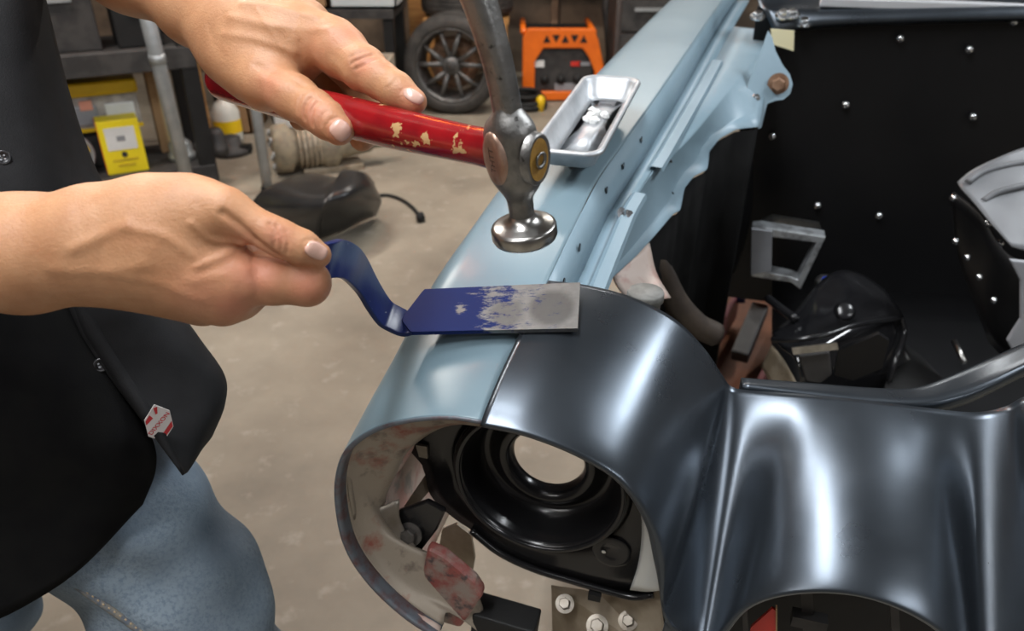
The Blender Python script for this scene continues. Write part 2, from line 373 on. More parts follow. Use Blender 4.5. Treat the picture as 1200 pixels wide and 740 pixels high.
# sloping inner flange with its ragged lower edge (pixels on a surface just below the ledge)
edge = [(704, 338, .118), (722, 322, .118), (746, 300, .118), (768, 276, .118), (789, 251, .118), (797, 247, .118), (802, 221, .118), (813, 207, .116), (829, 199, .114), (831, 178, .112), (843, 163, .108), (863, 152, .104), (889, 149, .100), (895, 118, .085), (901, 66, .06), (906, 42, .055)]
face = [(698, 336, .115), (716, 316, .115), (738, 292, .115), (758, 268, .115), (775, 246, .115), (784, 236, .115), (792, 216, .115), (802, 200, .112), (815, 188, .110), (822, 172, .108), (834, 157, .104), (856, 143, .098), (882, 134, .09), (891, 108, .08), (899, 62, .057), (904, 40, .053)]
mid_ = [(690, 331, .052), (704, 306, .052), (720, 274, .052), (735, 246, .052), (749, 222, .052), (758, 212, .052), (770, 200, .052), (782, 188, .052), (796, 174, .052), (808, 162, .052), (822, 146, .052), (846, 116, .052), (868, 90, .052), (882, 74, .052), (893, 54, .052), (900, 36, .052)]
def fl(uv):  # point below the fender crest by dz; crest height depends on a, so iterate
    u, v, dz = uv; a = .5
    for _ in range(12):
        q = PZ(u, v, CO[2] + zt(min(max(a, 0), 1.6)) - dz); a = (q - CO) @ CA
    return q
E4 = [fl(q) for q in edge]; E3b = [fl(q) for q in face]; E3 = [fl(q) for q in mid_]
aa = [min(1.85, ((q - CO) @ CA)) for q in E3]
E2 = [K(a, bin_(a) + .030 + .006 * a, zt(a) - .047) for a in aa]
def rs_(L, n=75):
    L = np.array(L); return np.array([np.interp(np.linspace(0, len(L) - 1, n), range(len(L)), L[:, k]) for k in range(3)]).T
r2a, r3a, r3b, r4a = rs_(E2), rs_(E3), rs_(E3b), rs_(E4)
rowsf = [r2a, r2a * .5 + r3a * .5, r3a - (r3a - r2a) * .04, r3a + (r3b - r3a) * .04, r3b - (r3b - r3a) * .05, r3b + (r4a - r3b) * .15, r4a]
V, Fc = strip(rowsf, 0); FLV = np.array(V); mesh('inner_flange', V, Fc, M_blue_in, fender, thick=.0015)
# broad top plate and hinge plate at the cowl end
hq = [(876, 100), (893, 56), (900, 36), (905, 44), (909, 60), (917, 76), (926, 88), (929, 99), (926, 110), (918, 117), (908, 118), (899, 122), (892, 150), (887, 152), (878, 136)]
def depth_of(q): return float((q - C0) @ cF)
dh = depth_of(fl((890, 110, .08)))
mb = MB(); mb.prism([P(u, v, dh - .012 + (u - 890) * .0004) for u, v in hq], CA * .004); mb.build('hinge_plate', M_blue_in, fender)
def bolt(name, c, ax, r, par, m=M_zinc, washer=True):
    mb = MB(); ax = nrm(ax)
    if washer: mb.lathe([(0, 0), (r * 1.6, 0), (r * 1.6, r * .25), (r * 1.1, r * .3), (0, r * .3)], c, ax, 20)
    mb.lathe([(r, r * .3), (r, r * 1.1), (r * .85, r * 1.25), (0, r * 1.25)], c, ax, 6)
    return mb.build(name, m, par)
bolt('bolt', P(912, 98, dh - .012), -CA, .012, fender, M_rust)
bolt('bolt', P(885, 116, dh - .022), nrm(CB - CA), .006, fender)
def near_px(VV, u, v):
    r_ = VV - C0; dz = r_ @ cF; return VV[np.argmin((600 + FPX * (r_ @ cR) / dz - u) ** 2 + (370 - FPX * (r_ @ cU) / dz - v) ** 2)]
q = near_px(FLV, 731, 258); bolt('bolt', q, nrm(CB * .8 + CZ * .6 - CA * .2), .009, fender)
for (u, v) in ((789, 192), (775, 222)): MB().lathe([(0, .0015), (.005, .0015), (.006, 0)], near_px(FLV, u, v), nrm(CB * .7 + CZ * .7), 12).build('hole', M_blk, fender)
# oval holes and clips pressed in the gutter wall
for a in (.20, .27, .42, .50, .60):
    c = K(a, bin_(a) + .0085, zt(a) - .019)
    MB().lathe([(0, .0012), (.004, .0012), (.0045, 0)], c, CB, 14).build('hole', M_blk, fender)
for u, v in ((790, 197), (770, 258)):
    pass

# ---- bare black nose panel: pod over the lamp, valley, centre panel, start of the far pod
rear = [(.009, .036), (.046, .036), (.085, .030), (.124, .014), (.153, -.012), (.171, -.036), (.181, -.047), (.198, -.048), (.242, -.044), (.291, -.041)]
front = [(0, 0, .0), (.036, -.002, 0), (.077, -.013, 0), (.110, -.032, 0), (.133, -.067, 0), (.145, -.110, 0), (.152, -.166, 0), (.186, -.200, .012), (.212, -.152, .02), (.246, -.124, .02)]
front += [(.291, -.113, .02)]; rear += [(.340, -.039)]          # the far half repeats the near one across the centre line
front = front[:10] + [(.291, -.113, .02)] + [(.582 - b, z, a) for b, z, a in front[9::-1]]
rear = rear[:9] + [(.266, -.0425), (.291, -.041), (.316, -.040), (.340, -.039), (.378, -.036), (.399, -.026), (.410, -.014)] + [(.582 - b, z + .008) for b, z in rear[4::-1]]
NCOL = len(front); assert len(rear) == NCOL
NR = []
for t, bulge in ((0, 0), (.2, .004), (.45, .007), (.72, .007), (.9, .004), (1, 0)):
    row = []
    for j, (r, q) in enumerate(zip(rear, front)):
        a = .17 * (1 - t) + q[2] * t; b = r[0] * (1 - t) + q[0] * t; z = r[1] * (1 - t) + q[1] * t
        jm = min(j, NCOL - 1 - j); sg = 1 if j == jm else -1; k = -.6 if jm in (6, 7) else 1.1
        if jm < 6:
            nb = [0, .05, .3, .6, .85, 1][jm]; b += sg * bulge * .5 * nb; z += bulge * (1 - nb * .6)
        else: z += bulge * k
        row.append(K(a, b, z))
    NR.append(row)
# rolled lip
def toward(j):
    q = front[j]; cen = np.array([.008, -.142]) if j < 6 else (np.array([.574, -.142]) if j > NCOL - 7 else np.array([.291, -.30])); v = cen - np.array(q[:2]); v = v / np.linalg.norm(v); return v
NR.append([K(q[2] - .001, q[0] + toward(j)[0] * .003, q[1] + toward(j)[1] * .003) for j, q in enumerate(front)])
NR.append([K(q[2] + .003, q[0] + toward(j)[0] * .006, q[1] + toward(j)[1] * .006) for j, q in enumerate(front)])
NR.append([K(q[2] + .020, q[0] + toward(j)[0] * .006, q[1] + toward(j)[1] * .006) for j, q in enumerate(front)])
V, Fc = patch(NR, 7, 8)
nose = mesh('nose_panel', V, Fc, M_edp, car, thick=.0012, label='bare black-primed steel nose panel')
# seam edge and turned-down rear edge
V, Fc = patch([[K(.17, *q) for q in rear], [K(.174, q[0], q[1] - .004) for q in rear], [K(.174, q[0], q[1] - .018) for q in rear]], 3, 8)
mesh('rear_flange', V, Fc, M_edp, nose, thick=.001)
# lower valance below the lamp opening on the inboard side, grille-side return
lowv = [[K(0, .152, -.168), K(.006, .17, -.186), K(.012, .186, -.202)], [K(.004, .147, -.21), K(.010, .168, -.23), K(.016, .19, -.25)], [K(.01, .128, -.25), K(.016, .16, -.29), K(.02, .19, -.33)], [K(.02, .09, -.29), K(.025, .14, -.34), K(.03, .19, -.40)]]
V, Fc = patch(lowv, 6, 6); mesh('valance', V, Fc, M_edp, nose, thick=.0012)
# tie bar behind the nose panel
tie_f = [(870, 452, .178), (940, 461, .178), (1020, 470, .178), (1085, 472, .18), (1130, 463, .19), (1165, 448, .20), (1205, 428, .21), (1260, 405, .22)]
tie_r = [(868, 444, .20), (940, 449, .20), (1020, 455, .20), (1070, 455, .205), (1115, 440, .22), (1160, 420, .24), (1205, 400, .255), (1260, 378, .27)]
tf = [PA(*q) for q in tie_f]; tr = [PA(*q) for q in tie_r]
V, Fc = patch([[q - CZ * .012 for q in tf], tf, [.5 * (x + y) + CZ * .002 for x, y in zip(tf, tr)], tr, [q - CZ * .02 for q in tr]], 3, 8)
tie = mesh('tie_bar', V, Fc, M_edp, car, thick=.0015)
MB().lathe([(0, .0025), (.005, .0025), (.006, .001)], PA(1000, 464, .19), CZ, 16).build('hole', M_blk, tie)
# hood rest rubber
q = PA(757, 341, .215)
hb = MB().lathe([(0, 0), (.0165, 0), (.0175, -.002), (.0175, -.009), (.015, -.011), (.012, -.06)], q, CZ, 32).build('hood_bumper', mat('grey_rubber', (.17, .17, .16), (.12, .12, .11), 80, .6, bump=.2), car, True)

# ---- lamp bucket
LC = (.027, -.117)
def KL(a, r, ang): return K(a, LC[0] + r * math.cos(ang), LC[1] + r * math.sin(ang))
bucket = MB().lathe([(.079, .004), (.081, -.004), (.078, -.009), (.0745, -.008), (.073, -.002), (.0715, .010), (.069, .022), (.064, .031), (.058, .034), (.053, .031), (.049, .024), (.0445, .020), (.040, .0205), (.0365, .025), (.0355, .031), (.0355, .035)], K(.08, *LC), CA, 72).build('lamp_bucket', M_blk, car, True, thick=.001, label='black lamp bucket with round through hole')
MB().lathe([(.0765 + .0028 * math.cos(t), -.0085 + .0028 * math.sin(t)) for t in np.linspace(0, 2 * math.pi, 9)[:-1]], K(.08, *LC), CA, 72, closed=True).build('ring', M_blk, bucket, True)
out_px = [(505, 480), (485, 500), (477, 517), (482, 532), (494, 545), (499, 560), (503, 580), (512, 592), (528, 606), (552, 622), (585, 648), (625, 667), (670, 681), (712, 693), (742, 700), (765, 697), (778, 678), (778, 640), (772, 600), (760, 560), (730, 520), (690, 490), (640, 465), (560, 460)]
op = []
for u, v in out_px:
    q = PA(u, v, .08) - CO; op.append((q @ CB - LC[0], q[2] - LC[1]))
ang = np.array([math.atan2(z, b) for b, z in op]); rad = np.array([math.hypot(b, z) for b, z in op])
od = np.argsort(ang); ang = ang[od]; rad = rad[od]
TT = np.linspace(-math.pi, math.pi, 121)[:-1]
RR = np.interp(TT, np.r_[ang - 2 * math.pi, ang, ang + 2 * math.pi], np.tile(rad, 3))
RR = np.maximum(RR, .081)
rws = [[KL(.082, .078, t) for t in TT], [KL(.081, .078 + (r - .078) * .35, t) for t, r in zip(TT, RR)], [KL(.084, .078 + (r - .078) * .7, t) for t, r in zip(TT, RR)], [KL(.083, r, t) for t, r in zip(TT, RR)], [KL(.089, r + .001, t) for t, r in zip(TT, RR)]]
V = np.vstack(rws); nn = len(TT); Fc = [(i * nn + j, i * nn + (j + 1) % nn, (i + 1) * nn + (j + 1) % nn, (i + 1) * nn + j) for i in range(4) for j in range(nn)]
plate = mesh('mounting_plate', V, Fc, M_blk, bucket, thick=.0014)
bot = [q for q in out_px[9:16]]
mb = MB(); mb.tube(crom([PA(u, v, .080) for u, v in bot], 6), .0035, 8); mb.build('edge_bead', M_blk, bucket, True)
MB().box(PA(697, 698, .078), (.012, .008, .008), (CB, CA, CZ)).build('clip', M_blkm, bucket)
mb = MB(); mb.lathe([(.018, -.002), (.013, -.004), (.009, -.001), (0, -.001)], PA(717, 646, .079), CA, 24); mb.build('adjuster_boss', M_blk, bucket, True)
bolt('screw', PA(708, 645, .075), -CA, .0022, bucket, M_zinc, False)
MB().prism([PA(u, v, .078) for u, v in ((487, 522), (500, 524), (501, 538), (491, 536))], CA * .003).build('slot', M_bare, bucket)
# bright inner bracket at the inboard side of the bucket
V, Fc = patch([[PA(748, 575, .070), PA(752, 620, .074), PA(748, 660, .076), PA(738, 692, .078)], [PA(764, 590, .055), PA(770, 625, .06), PA(768, 660, .066), PA(758, 694, .072)], [PA(775, 615, .03), PA(781, 645, .035), PA(782, 670, .04), PA(780, 692, .05)]], 5, 5)
mesh('inner_bracket', V, Fc, mat('bright_zinc', (.80, .82, .80), rough=.4, metal=.4), car, thick=.001, label='bright steel bracket inside the lamp opening')
# seen through the opening: lower bracket with bolts, tan bracket, black pad, braces
q = [PA(646, 686, .115), PA(700, 694, .11), PA(772, 690, .09), PA(780, 745, .075), PA(778, 775, .07), PA(648, 775, .10)]
lb = MB().prism(q, nrm(CA * .5 - CZ) * .003).build('lower_bracket', M_tan, car, label='tan metal bracket with bolts below the lamp')
for (u, v, r) in ((662, 708, .006), (700, 734, .007), (736, 728, .006)):
    bolt('bolt', PA(u, v, .098 - (v - 700) * .0003), nrm(-CA * .6 + CZ * .8), r, lb, M_bare)
tb = MB().prism([PA(u, v, .12) for u, v in ((518, 622), (535, 615), (552, 628), (556, 655), (552, 680), (560, 705), (540, 712), (520, 690), (512, 655))], CA * .004).build('tan_bracket', M_tan, car)
MB().lathe([(0, -.001), (.005, -.001), (.006, 0)], PA(538, 673, .1195), CA, 16).build('hole', M_white, tb)
pad = MB()
pad.box(PA(592, 735, .05), (.062, .03, .045), (nrm(CB + CZ * -.08), CA, nrm(CZ + CB * .1)))
pad.build('rubber_pad', M_blkm, car, bevel=.002)
ft = MB().prism([PA(u, v, .03) for u, v in ((500, 645), (520, 655), (556, 685), (566, 700), (540, 738), (505, 728), (488, 700))], CA * .012 + CZ * .004).build('flange_tab', mat('red_primer', (.23, .06, .05), (.24, .19, .16), 45, .45, lo=.42, hi=.62, c3=(.06, .045, .045), s3=60, t3=(.54, .64), bump=.3, detail=8), fender, bevel=.004)
MB().prism([PA(u, v, .0285) for u, v in ((497, 692), (510, 698), (517, 712), (502, 707))], CA * .002).build('square_hole', M_card, fender)
V, Fc = patch([[PA(450, 505, .07), PA(470, 500, .07), PA(492, 498, .07)], [PA(446, 530, .065), PA(466, 530, .068), PA(484, 525, .075)], [PA(444, 560, .06), PA(452, 565, .066), PA(470, 548, .075)]], 4, 4)
mesh('primer_strip', V, Fc, M_pink, fender, thick=.0015)
mb = MB(); mb.prism([PA(u, v, .06) for u, v in ((472, 497), (482, 497), (452, 568), (450, 592), (441, 580), (440, 562))], CA * .004); mb.build('brace', M_blk, car)
mb = MB(); mb.prism([PA(u, v, .085) for u, v in ((500, 555), (504, 575), (474, 610), (466, 605))], CA * .004); mb.build('brace', M_tan, car)
bt = MB().prism([PA(u, v, .05) for u, v in ((466, 600), (478, 596), (500, 588), (522, 600), (512, 622), (492, 648), (482, 650), (466, 628))], CA * .006).build('mounting_tab', M_blk, car, bevel=.002)
bolt('bolt', PA(481, 626, .047), nrm(-CA + CZ * .35), .0075, bt, mat('dark_bolt', (.10, .095, .09), (.16, .15, .14), 60, .4, metal=.7, bump=.2))
# bent sheet tongue on the lining
V, Fc = patch([[PA(414, 600, .020), PA(440, 596, .04), PA(468, 585, .05)], [PA(424, 628, .022), PA(450, 622, .036), PA(470, 612, .045)], [PA(445, 660, .024), PA(470, 650, .034), PA(492, 648, .042)]], 4, 4)
mesh('lining_tongue', V, Fc, M_bare, fender, thick=.001)
V, Fc = patch([[PA(405, 545, .014), PA(425, 520, .03), PA(445, 500, .045)], [PA(408, 580, .014), PA(425, 560, .03), PA(443, 545, .045)], [PA(414, 610, .016), PA(428, 595, .03), PA(444, 572, .042)]], 4, 4)
mesh('lining_tongue', V, Fc, M_bare, fender, thick=.001)

# ---- grille cavity under the centre panel
gc = MB(); gc.box(K(.16, .285, -.26), (.34, .02, .30), (CB, CA, CZ)); gcv = gc.build('grille_cavity', M_blkm, car)
for u0, u1 in ((868, 874), (938, 952), (1042, 1052)):
    MB().prism([PA(u0, 690, .09), PA(u1, 690, .09), PA(u1 + 4, 760, .09), PA(u0 + 4, 760, .09)], CA * .01).build('strut', M_dark, gcv)
MB().box(PA(948, 727, .088), (.03, .012, .012), (CB, CA, CZ)).build('strut_clamp', M_dark, gcv)
MB().prism([PA(905, 714, .06), PA(909, 716, .06), PA(909, 745, .06), PA(878, 745, .06), PA(880, 736, .06)], CA * .003).build('marker_lens', M_redp, gcv, label='small red lens in the grille opening')
MB().prism([PA(909, 713, .059), PA(911, 714, .059), PA(911, 745, .059), PA(909, 745, .059)], CA * .004).build('lens_edge', M_card, gcv)

# ---- engine bay: firewall, cowl, far apron and the black pressed parts in it
FA = 1.40
fw = MB().box(K(FA + .01, .72, -.22), (1.10, .02, .70), (CB, CA, CZ)).build('firewall', M_fire, car, label='black firewall dotted with bright rivets')
for u, v in ((991, 123), (1055, 45), (1136, 58), (1140, 137), (877, 185), (958, 241), (1030, 253), (1117, 232), (856, 232), (1188, 25), (905, 160)):
    MB().lathe([(.009, 0), (.008, -.004), (.004, -.007), (0, -.0075)], PA(u, v, FA - .012), CA, 12).build('rivet', M_zinc, fw, True)
V, Fc = patch([[PA(880, -40, 1.45), PA(950, -8, 1.45), PA(1060, -14, 1.45), PA(1300, -20, 1.45)], [PA(888, 2, 1.40), PA(950, 6, 1.40), PA(1060, 4, 1.40), PA(1300, 0, 1.40)], [PA(896, 14, 1.375), PA(955, 15, 1.37), PA(1060, 13, 1.37), PA(1300, 8, 1.37)], [PA(908, 42, 1.36), PA(940, 30, 1.36), PA(1060, 24, 1.36), PA(1300, 18, 1.36)], [PA(910, 46, 1.38), PA(945, 34, 1.38), PA(1060, 28, 1.38), PA(1300, 22, 1.38)]], 4, 6)
cowl = mesh('cowl', V, Fc, M_edp, car, thick=.002)
MB().box(PA(1090, 6, 1.39), (.42, .03, .018), (CB, CA, CZ)).build('cowl_strip', mat('pale_aluminium', (.75, .77, .80), rough=.35, metal=.6), cowl, bevel=.003)
MB().prism([PA(903, 34, 1.33), PA(931, 36, 1.33), PA(930, 60, 1.33), PA(905, 52, 1.33)], CA * .004).build('paper_tag', mat('cream_tape', (.72, .66, .42), rough=.7), cowl)
for u, v in ((888, 20), (917, 19), (928, 18), (942, 28)): bolt('bolt', PA(u, v, 1.36), nrm(CZ - CA * .4), .010, cowl)
# dark apron closing the near side of the bay below the fender flange
nap = [[PA(845, 165, 1.1), PA(870, 160, 1.3), PA(880, 150, 1.39)], [PA(800, 250, .9), PA(850, 260, 1.2), PA(880, 250, 1.39)], [PA(770, 330, .8), PA(820, 330, 1.1), PA(860, 320, 1.39)]]
V, Fc = patch(nap, 5, 5); mesh('inner_apron', V, Fc, M_fire, car, thick=.002)
h_ = r4a[12:70] - CB * .003; V, Fc = strip([h_ - CZ * .004, h_ - CZ * .18 - CB * .004, h_ - CZ * .55 - CB * .01], 0)
mesh('wheelhouse_side', V, Fc, mat('black_undercoat', (.003, .003, .003), (.005, .005, .005), 20, .8, spec=.08), car, thick=.002)
# rusty curved rail seen under the flange
mb = MB(); mb.tube(crom([PA(752, 300, .55), PA(772, 318, .60), PA(792, 355, .62), (PA(815, 380, .64)), PA(838, 392, .66)], 6), [.02] * 25, 10); mb.build('frame_rail', mat('rusty_rail', (.05, .036, .025), (.028, .02, .015), 14, .6), car, True)
V, Fc = patch([[PA(715, 318, .42), PA(735, 305, .45), PA(760, 285, .5)], [PA(722, 335, .40), PA(745, 330, .43), PA(768, 320, .47)], [PA(735, 352, .38), PA(765, 352, .40), PA(785, 350, .44)]], 4, 4)
mesh('wheel_arch', V, Fc, M_pink, car, thick=.002)
# bright-edged box bracket on the firewall side
def ring_frame(outer, inner, a, dep, name, m, par):
    n = len(outer); mb = MB()
    o = [PA(u, v, a) for u, v in outer]; i = [PA(u, v, a) for u, v in inner]; e = CA * dep
    V = o + i + [q + e for q in o] + [q + e for q in i]; Fc = []
    for k in range(n):
        l = (k + 1) % n; Fc += [(k, l, n + l, n + k), (2 * n + k, 3 * n + k, 3 * n + l, 2 * n + l), (k, 2 * n + k, 2 * n + l, l), (n + k, n + l, 3 * n + l, 3 * n + k)]
    mb.add(V, Fc); return mb.build(name, m, par, bevel=.003)
bb = ring_frame([(881, 267), (893, 266), (968, 278), (938, 340), (928, 332), (879, 324)], [(900, 280), (903, 278), (957, 285), (935, 328), (928, 325), (899, 319)], 1.15, .04, 'box_bracket', mat('satin_steel', (.55, .58, .60), (.30, .31, .32), 40, .35, metal=.7, lo=.45, hi=.6), car)
MB().prism([PA(u, v, 1.22) for u, v in ((893, 258), (905, 253), (960, 262), (962, 268), (900, 262))], CA * .01).build('clip', M_polish, bb)
MB().prism([PA(u, v, 1.14) for u, v in ((881, 269), (905, 272), (904, 318), (880, 322))], CA * .01).build('side_leaf', M_gray, bb)
# glossy black pressed tower in the middle of the bay
G = [[(905, 392, .86), (930, 370, .92), (962, 330, 1.0), (985, 318, 1.04), (1010, 322, 1.08)],
     [(915, 408, .80), (945, 392, .84), (985, 365, .92), (1015, 350, .98), (1040, 345, 1.02)],
     [(930, 420, .76), (965, 405, .80), (1005, 385, .86), (1040, 372, .92), (1058, 375, .98)],
     [(938, 445, .74), (970, 440, .78), (1010, 430, .84), (1042, 420, .88), (1058, 400, .94)],
     [(930, 470, .76), (970, 472, .80), (1010, 470, .86), (1050, 465, .9), (1075, 455, .94)]]
V, Fc = patch([[PA(u, v, a - .02) for u, v, a in r] for r in G], 5, 5)
tower = mesh('spring_tower', V, Fc, mat('gloss_black', (.007, .007, .008), (.011, .011, .012), 12, .12, spec=.6), car, thick=.003, label='glossy black pressed steel tower in the engine bay')
MB().prism([PA(u, v, .70) for u, v in ((928, 408), (981, 402), (983, 410), (930, 416))], CA * .01 - CZ * .004).build('bright_lip', M_polish, tower)
for pts_ in (((905, 398, .80), (935, 398, .78), (970, 392, .79), (1008, 380, .84), (1056, 372, .94)), ((1056, 372, .94), (1060, 392, .93), (1050, 420, .88), (1042, 448, .86))):
    mb = MB(); mb.tube(crom([PA(u, v, a - .03) for u, v, a in pts_], 6), .005, 8); mb.build('rolled_edge', M_blk, tower, True)
MB().prism([PA(u, v, .755) for u, v in ((982, 412), (1030, 392), (1042, 400), (1034, 432), (1000, 446), (978, 440))], CA * .01).build('dark_opening', M_fire, tower)
MB().lathe([(0, -.004), (.012, -.004), (.018, 0), (.012, .004), (0, .004)], PA(990, 365, .84), nrm(CZ - CA), 20).build('boss', M_blk, tower, True)
MB().prism([PA(u, v, .72) for u, v in ((935, 418), (972, 413), (975, 440), (962, 450), (945, 448))], CA * .02).build('bracket', M_dark, tower, bevel=.003)
mb = MB(); mb.tube(crom([PA(900, 350, .95), PA(915, 362, .9), PA(932, 374, .86)], 5), [.008] * 11, 8); mb.build('lever', M_blk, tower, True)
MB().lathe([(.016, 0), (.020, .004), (.016, .01), (.008, .012)], PA(967, 333, 1.0), nrm(CZ - CA * .6), 20).build('cap', M_polish, tower, True)
MB().lathe([(0, .004), (.008, .003), (.01, 0)], PA(969, 329, .99), nrm(CZ - CA * .8), 16).build('blue_plug', mat('blue_plastic', (.02, .05, .4), rough=.3), tower, True)
# lower black shroud with tan side under it
V, Fc = patch([[PA(1050, 400, .95), PA(1075, 415, .97), PA(1100, 440, 1.0)], [PA(1040, 440, .85), PA(1075, 440, .88), PA(1110, 450, .9)], [PA(1030, 475, .80), PA(1075, 475, .82), PA(1120, 475, .84)]], 4, 4)
mesh('lower_shroud', V, Fc, M_blkm, car, thick=.002)
V, Fc = patch([[PA(905, 405, .84), PA(918, 420, .80), PA(935, 450, .76)], [PA(893, 430, .86), PA(905, 450, .82), PA(925, 470, .78)]], 5, 5); mesh('lower_shroud', V, Fc, M_tan, car, thick=.002)
# far apron: light grey ribbed pressing with bolts along a dark strip
FG = [[(1122, 215, .98), (1140, 200, 1.0), (1175, 183, 1.02), (1205, 172, 1.05)], [(1126, 222, .96), (1150, 218, .97), (1185, 200, 1.0), (1215, 190, 1.02)], [(1142, 240, .93), (1165, 232, .95), (1200, 222, .97), (1230, 212, 1.0)], [(1160, 262, .90), (1182, 258, .91), (1210, 250, .93), (1240, 244, .95)], [(1185, 290, .86), (1200, 294, .86), (1225, 296, .87), (1250, 298, .88)]]
V, Fc = patch([[PA(*q) for q in r] for r in FG], 5, 5)
M_gray2 = mat('mid_grey_paint', (.115, .12, .128), (.09, .094, .10), 6, .5)
fg = mesh('far_apron', V, Fc, M_gray2, car, thick=.003, label='light grey ribbed apron panel across the engine bay')
for pts_ in (((1134, 214, .972), (1150, 203, .992), (1172, 196, 1.004), (1204, 190, 1.018)), ((1152, 236, .942), (1168, 226, .956), (1190, 220, .966), (1216, 214, .980))):
    mb = MB(); mb.tube(crom([PA(u, v, a - .002) for u, v, a in pts_], 6), .006, 10); mb.build('rib', M_gray2, fg, True)
V, Fc = patch([[PA(1118, 225, 1.0), PA(1150, 250, .95), PA(1185, 300, .88), PA(1260, 330, .84)], [PA(1125, 300, 1.0), PA(1140, 340, .96), PA(1170, 390, .9), PA(1260, 420, .84)], [PA(1160, 400, .98), PA(1180, 420, .94), PA(1210, 440, .9), PA(1280, 460, .84)]], 5, 5)
ds = mesh('far_inner_panel', V, Fc, M_fire, car, thick=.003)
for u, v in ((1118, 232), (1134, 302), (1148, 325), (1165, 352), (1158, 262), (1172, 285), (1120, 283)):
    a = float(np.interp(v, [225, 300, 350], [.985, .915, .885])); MB().lathe([(.006, 0), (.005, -.003), (0, -.005)], PA(u, v, a - .02), CA, 10).build('bolt', M_zinc, ds, True)
MB().prism([PA(u, v, .80) for u, v in ((1183, 305), (1210, 308), (1210, 420), (1188, 415), (1180, 400), (1196, 375), (1196, 330))], CA * .01).build('brace', M_gray, ds, bevel=.003)
mb = MB(); mb.tube([PA(1118, 400, 1.1), PA(1130, 425, 1.05)], .006, 8); mb.build('pin', M_polish, car, True)

# ---- black sheet added to keep the bay floor dark, not a known pan
V, Fc = patch([[K(.55, .30, -.52), K(.55, .65, -.50), K(.55, 1.1, -.50)], [K(.9, .30, -.54), K(.9, .65, -.54), K(.9, 1.1, -.5)], [K(1.41, .30, -.50), K(1.41, .65, -.50), K(1.41, 1.1, -.45)]], 4, 4)
mesh('bay_dark_sheet', V, Fc, M_fire, car, thick=.003)

# ================================================================== HAMMER
HE = P(602, 180, .458)
Hh = nrm((-.13, -.10, 1.0)); HR = P(252, 92, .605); Hg = HR - HE; HL = float(np.linalg.norm(Hg)); Hg = nrm(Hg)
Hx = nrm(np.cross(Hh, Hg))                       # sideways of the head
Hh0 = nrm(np.cross(Hg, Hx))
def H(x, g, h): return HE + Hx * x + Hg * g + Hh * h
ham = thing('hammer', H(0, 0, -.056), 'steel body hammer with worn red wooden handle held above the fender', 'hammer')
hg = [(.004, [(H(0, -.004, -.013), H(0, -.004, .013), .0125, .0120, .004), (H(0, .006, -.012), H(0, .006, .012), .0122, .0118, .006), (H(0, 0, -.018), H(0, 0, .018), .0105, .0100, .006)]),
      (.005, [(H(0, 0, -.012), H(0, 0, -.047), .0085, .0078, .002)]),
      (.005, [(H(0, 0, .012), H(0, .0005, .030), .0088, .0070, .004)])]
fham = sdf_groups(hg)
lo = np.min([H(0, 0, -.065), H(0, .05, .16), H(0, -.03, 0)], axis=0) - .03; hi = np.max([H(0, 0, -.065), H(0, .05, .16), H(0, -.03, 0)], axis=0) + .03
V, Fc = nets(fham, lo, hi, .0011); V = relax(V, Fc, 2)
mesh('head', V, Fc, M_steel, ham)
pk_ = crom([np.r_[H(0, g_, h_), ra_] for g_, h_, ra_ in ((0, .014, .0084), (.0003, .026, .0080), (.0015, .045, .0079), (.0045, .065, .0083), (.0095, .086, .0088), (.017, .106, .0093), (.027, .124, .0092), (.040, .140, .0080), (.052, .150, .0062))], 6)
V = []; nn = 24
for i_, q_ in enumerate(pk_):
    t_ = nrm(pk_[min(i_ + 1, len(pk_) - 1)][:3] - pk_[max(i_ - 1, 0)][:3]); x_ = nrm(Hx - t_ * (Hx @ t_)); g_ = np.cross(x_, t_)
    for k_ in range(nn):
        a_ = 2 * math.pi * k_ / nn; c_, s_ = math.cos(a_), math.sin(a_); e_ = 1 / (abs(c_) ** 3.2 + abs(s_) ** 3.2) ** (1 / 3.2); V.append(q_[:3] + (x_ * c_ * .9 + g_ * s_) * q_[3] * e_)
Fc = [(i_ * nn + k_, i_ * nn + (k_ + 1) % nn, (i_ + 1) * nn + (k_ + 1) % nn, (i_ + 1) * nn + k_) for i_ in range(len(pk_) - 1) for k_ in range(nn)] + [tuple(range(nn))[::-1], tuple(range((len(pk_) - 1) * nn, len(pk_) * nn))]
mesh('curved_peen', V, Fc, M_steel, ham)
MB().lathe([(.0072, .016), (.0078, .012), (.0098, .0085), (.0142, .0062), (.0182, .0050), (.0203, .0042), (.0209, .003), (.0210, -.003), (.0203, -.0046), (.0130, -.0058), (0, -.006)], H(0, 0, -.0525), Hh, 64).build('striking_face', M_polish, ham, True)
mb = MB(); xs = [(-.0175, .012, .0098), (-.016, .012, .0098), (.006, .0122, .0100), (.018, .0125, .0103), (.03, .0120, .0108), (.06, .0125, .0118), (.10, .0140, .0128), (.15, .0148, .0132), (.19, .0145, .0132), (HL - .02, .0150, .0136), (HL - .006, .0142, .0130), (HL - .001, .0100, .0090)]
cen = [HE + Hg * s - Hh0 * .004 * math.sin(min(max(s, 0) / HL, 1) * math.pi) for s, _, _ in xs]
prof = crom([np.r_[c, ra, rb] for c, (s, ra, rb) in zip(cen, xs)], 5)
nn = 28; V = []
for q in prof:
    for k in range(nn):
        t = 2 * math.pi * k / nn; V.append(q[:3] + Hh0 * math.cos(t) * q[3] + Hx * math.sin(t) * q[4])
Fc = [(i * nn + k, i * nn + (k + 1) % nn, (i + 1) * nn + (k + 1) % nn, (i + 1) * nn + k) for i in range(len(prof) - 1) for k in range(nn)] + [tuple(range(nn))[::-1], tuple(range((len(prof) - 1) * nn, len(prof) * nn))]
handle = mesh('handle', V, Fc, M_red, ham)
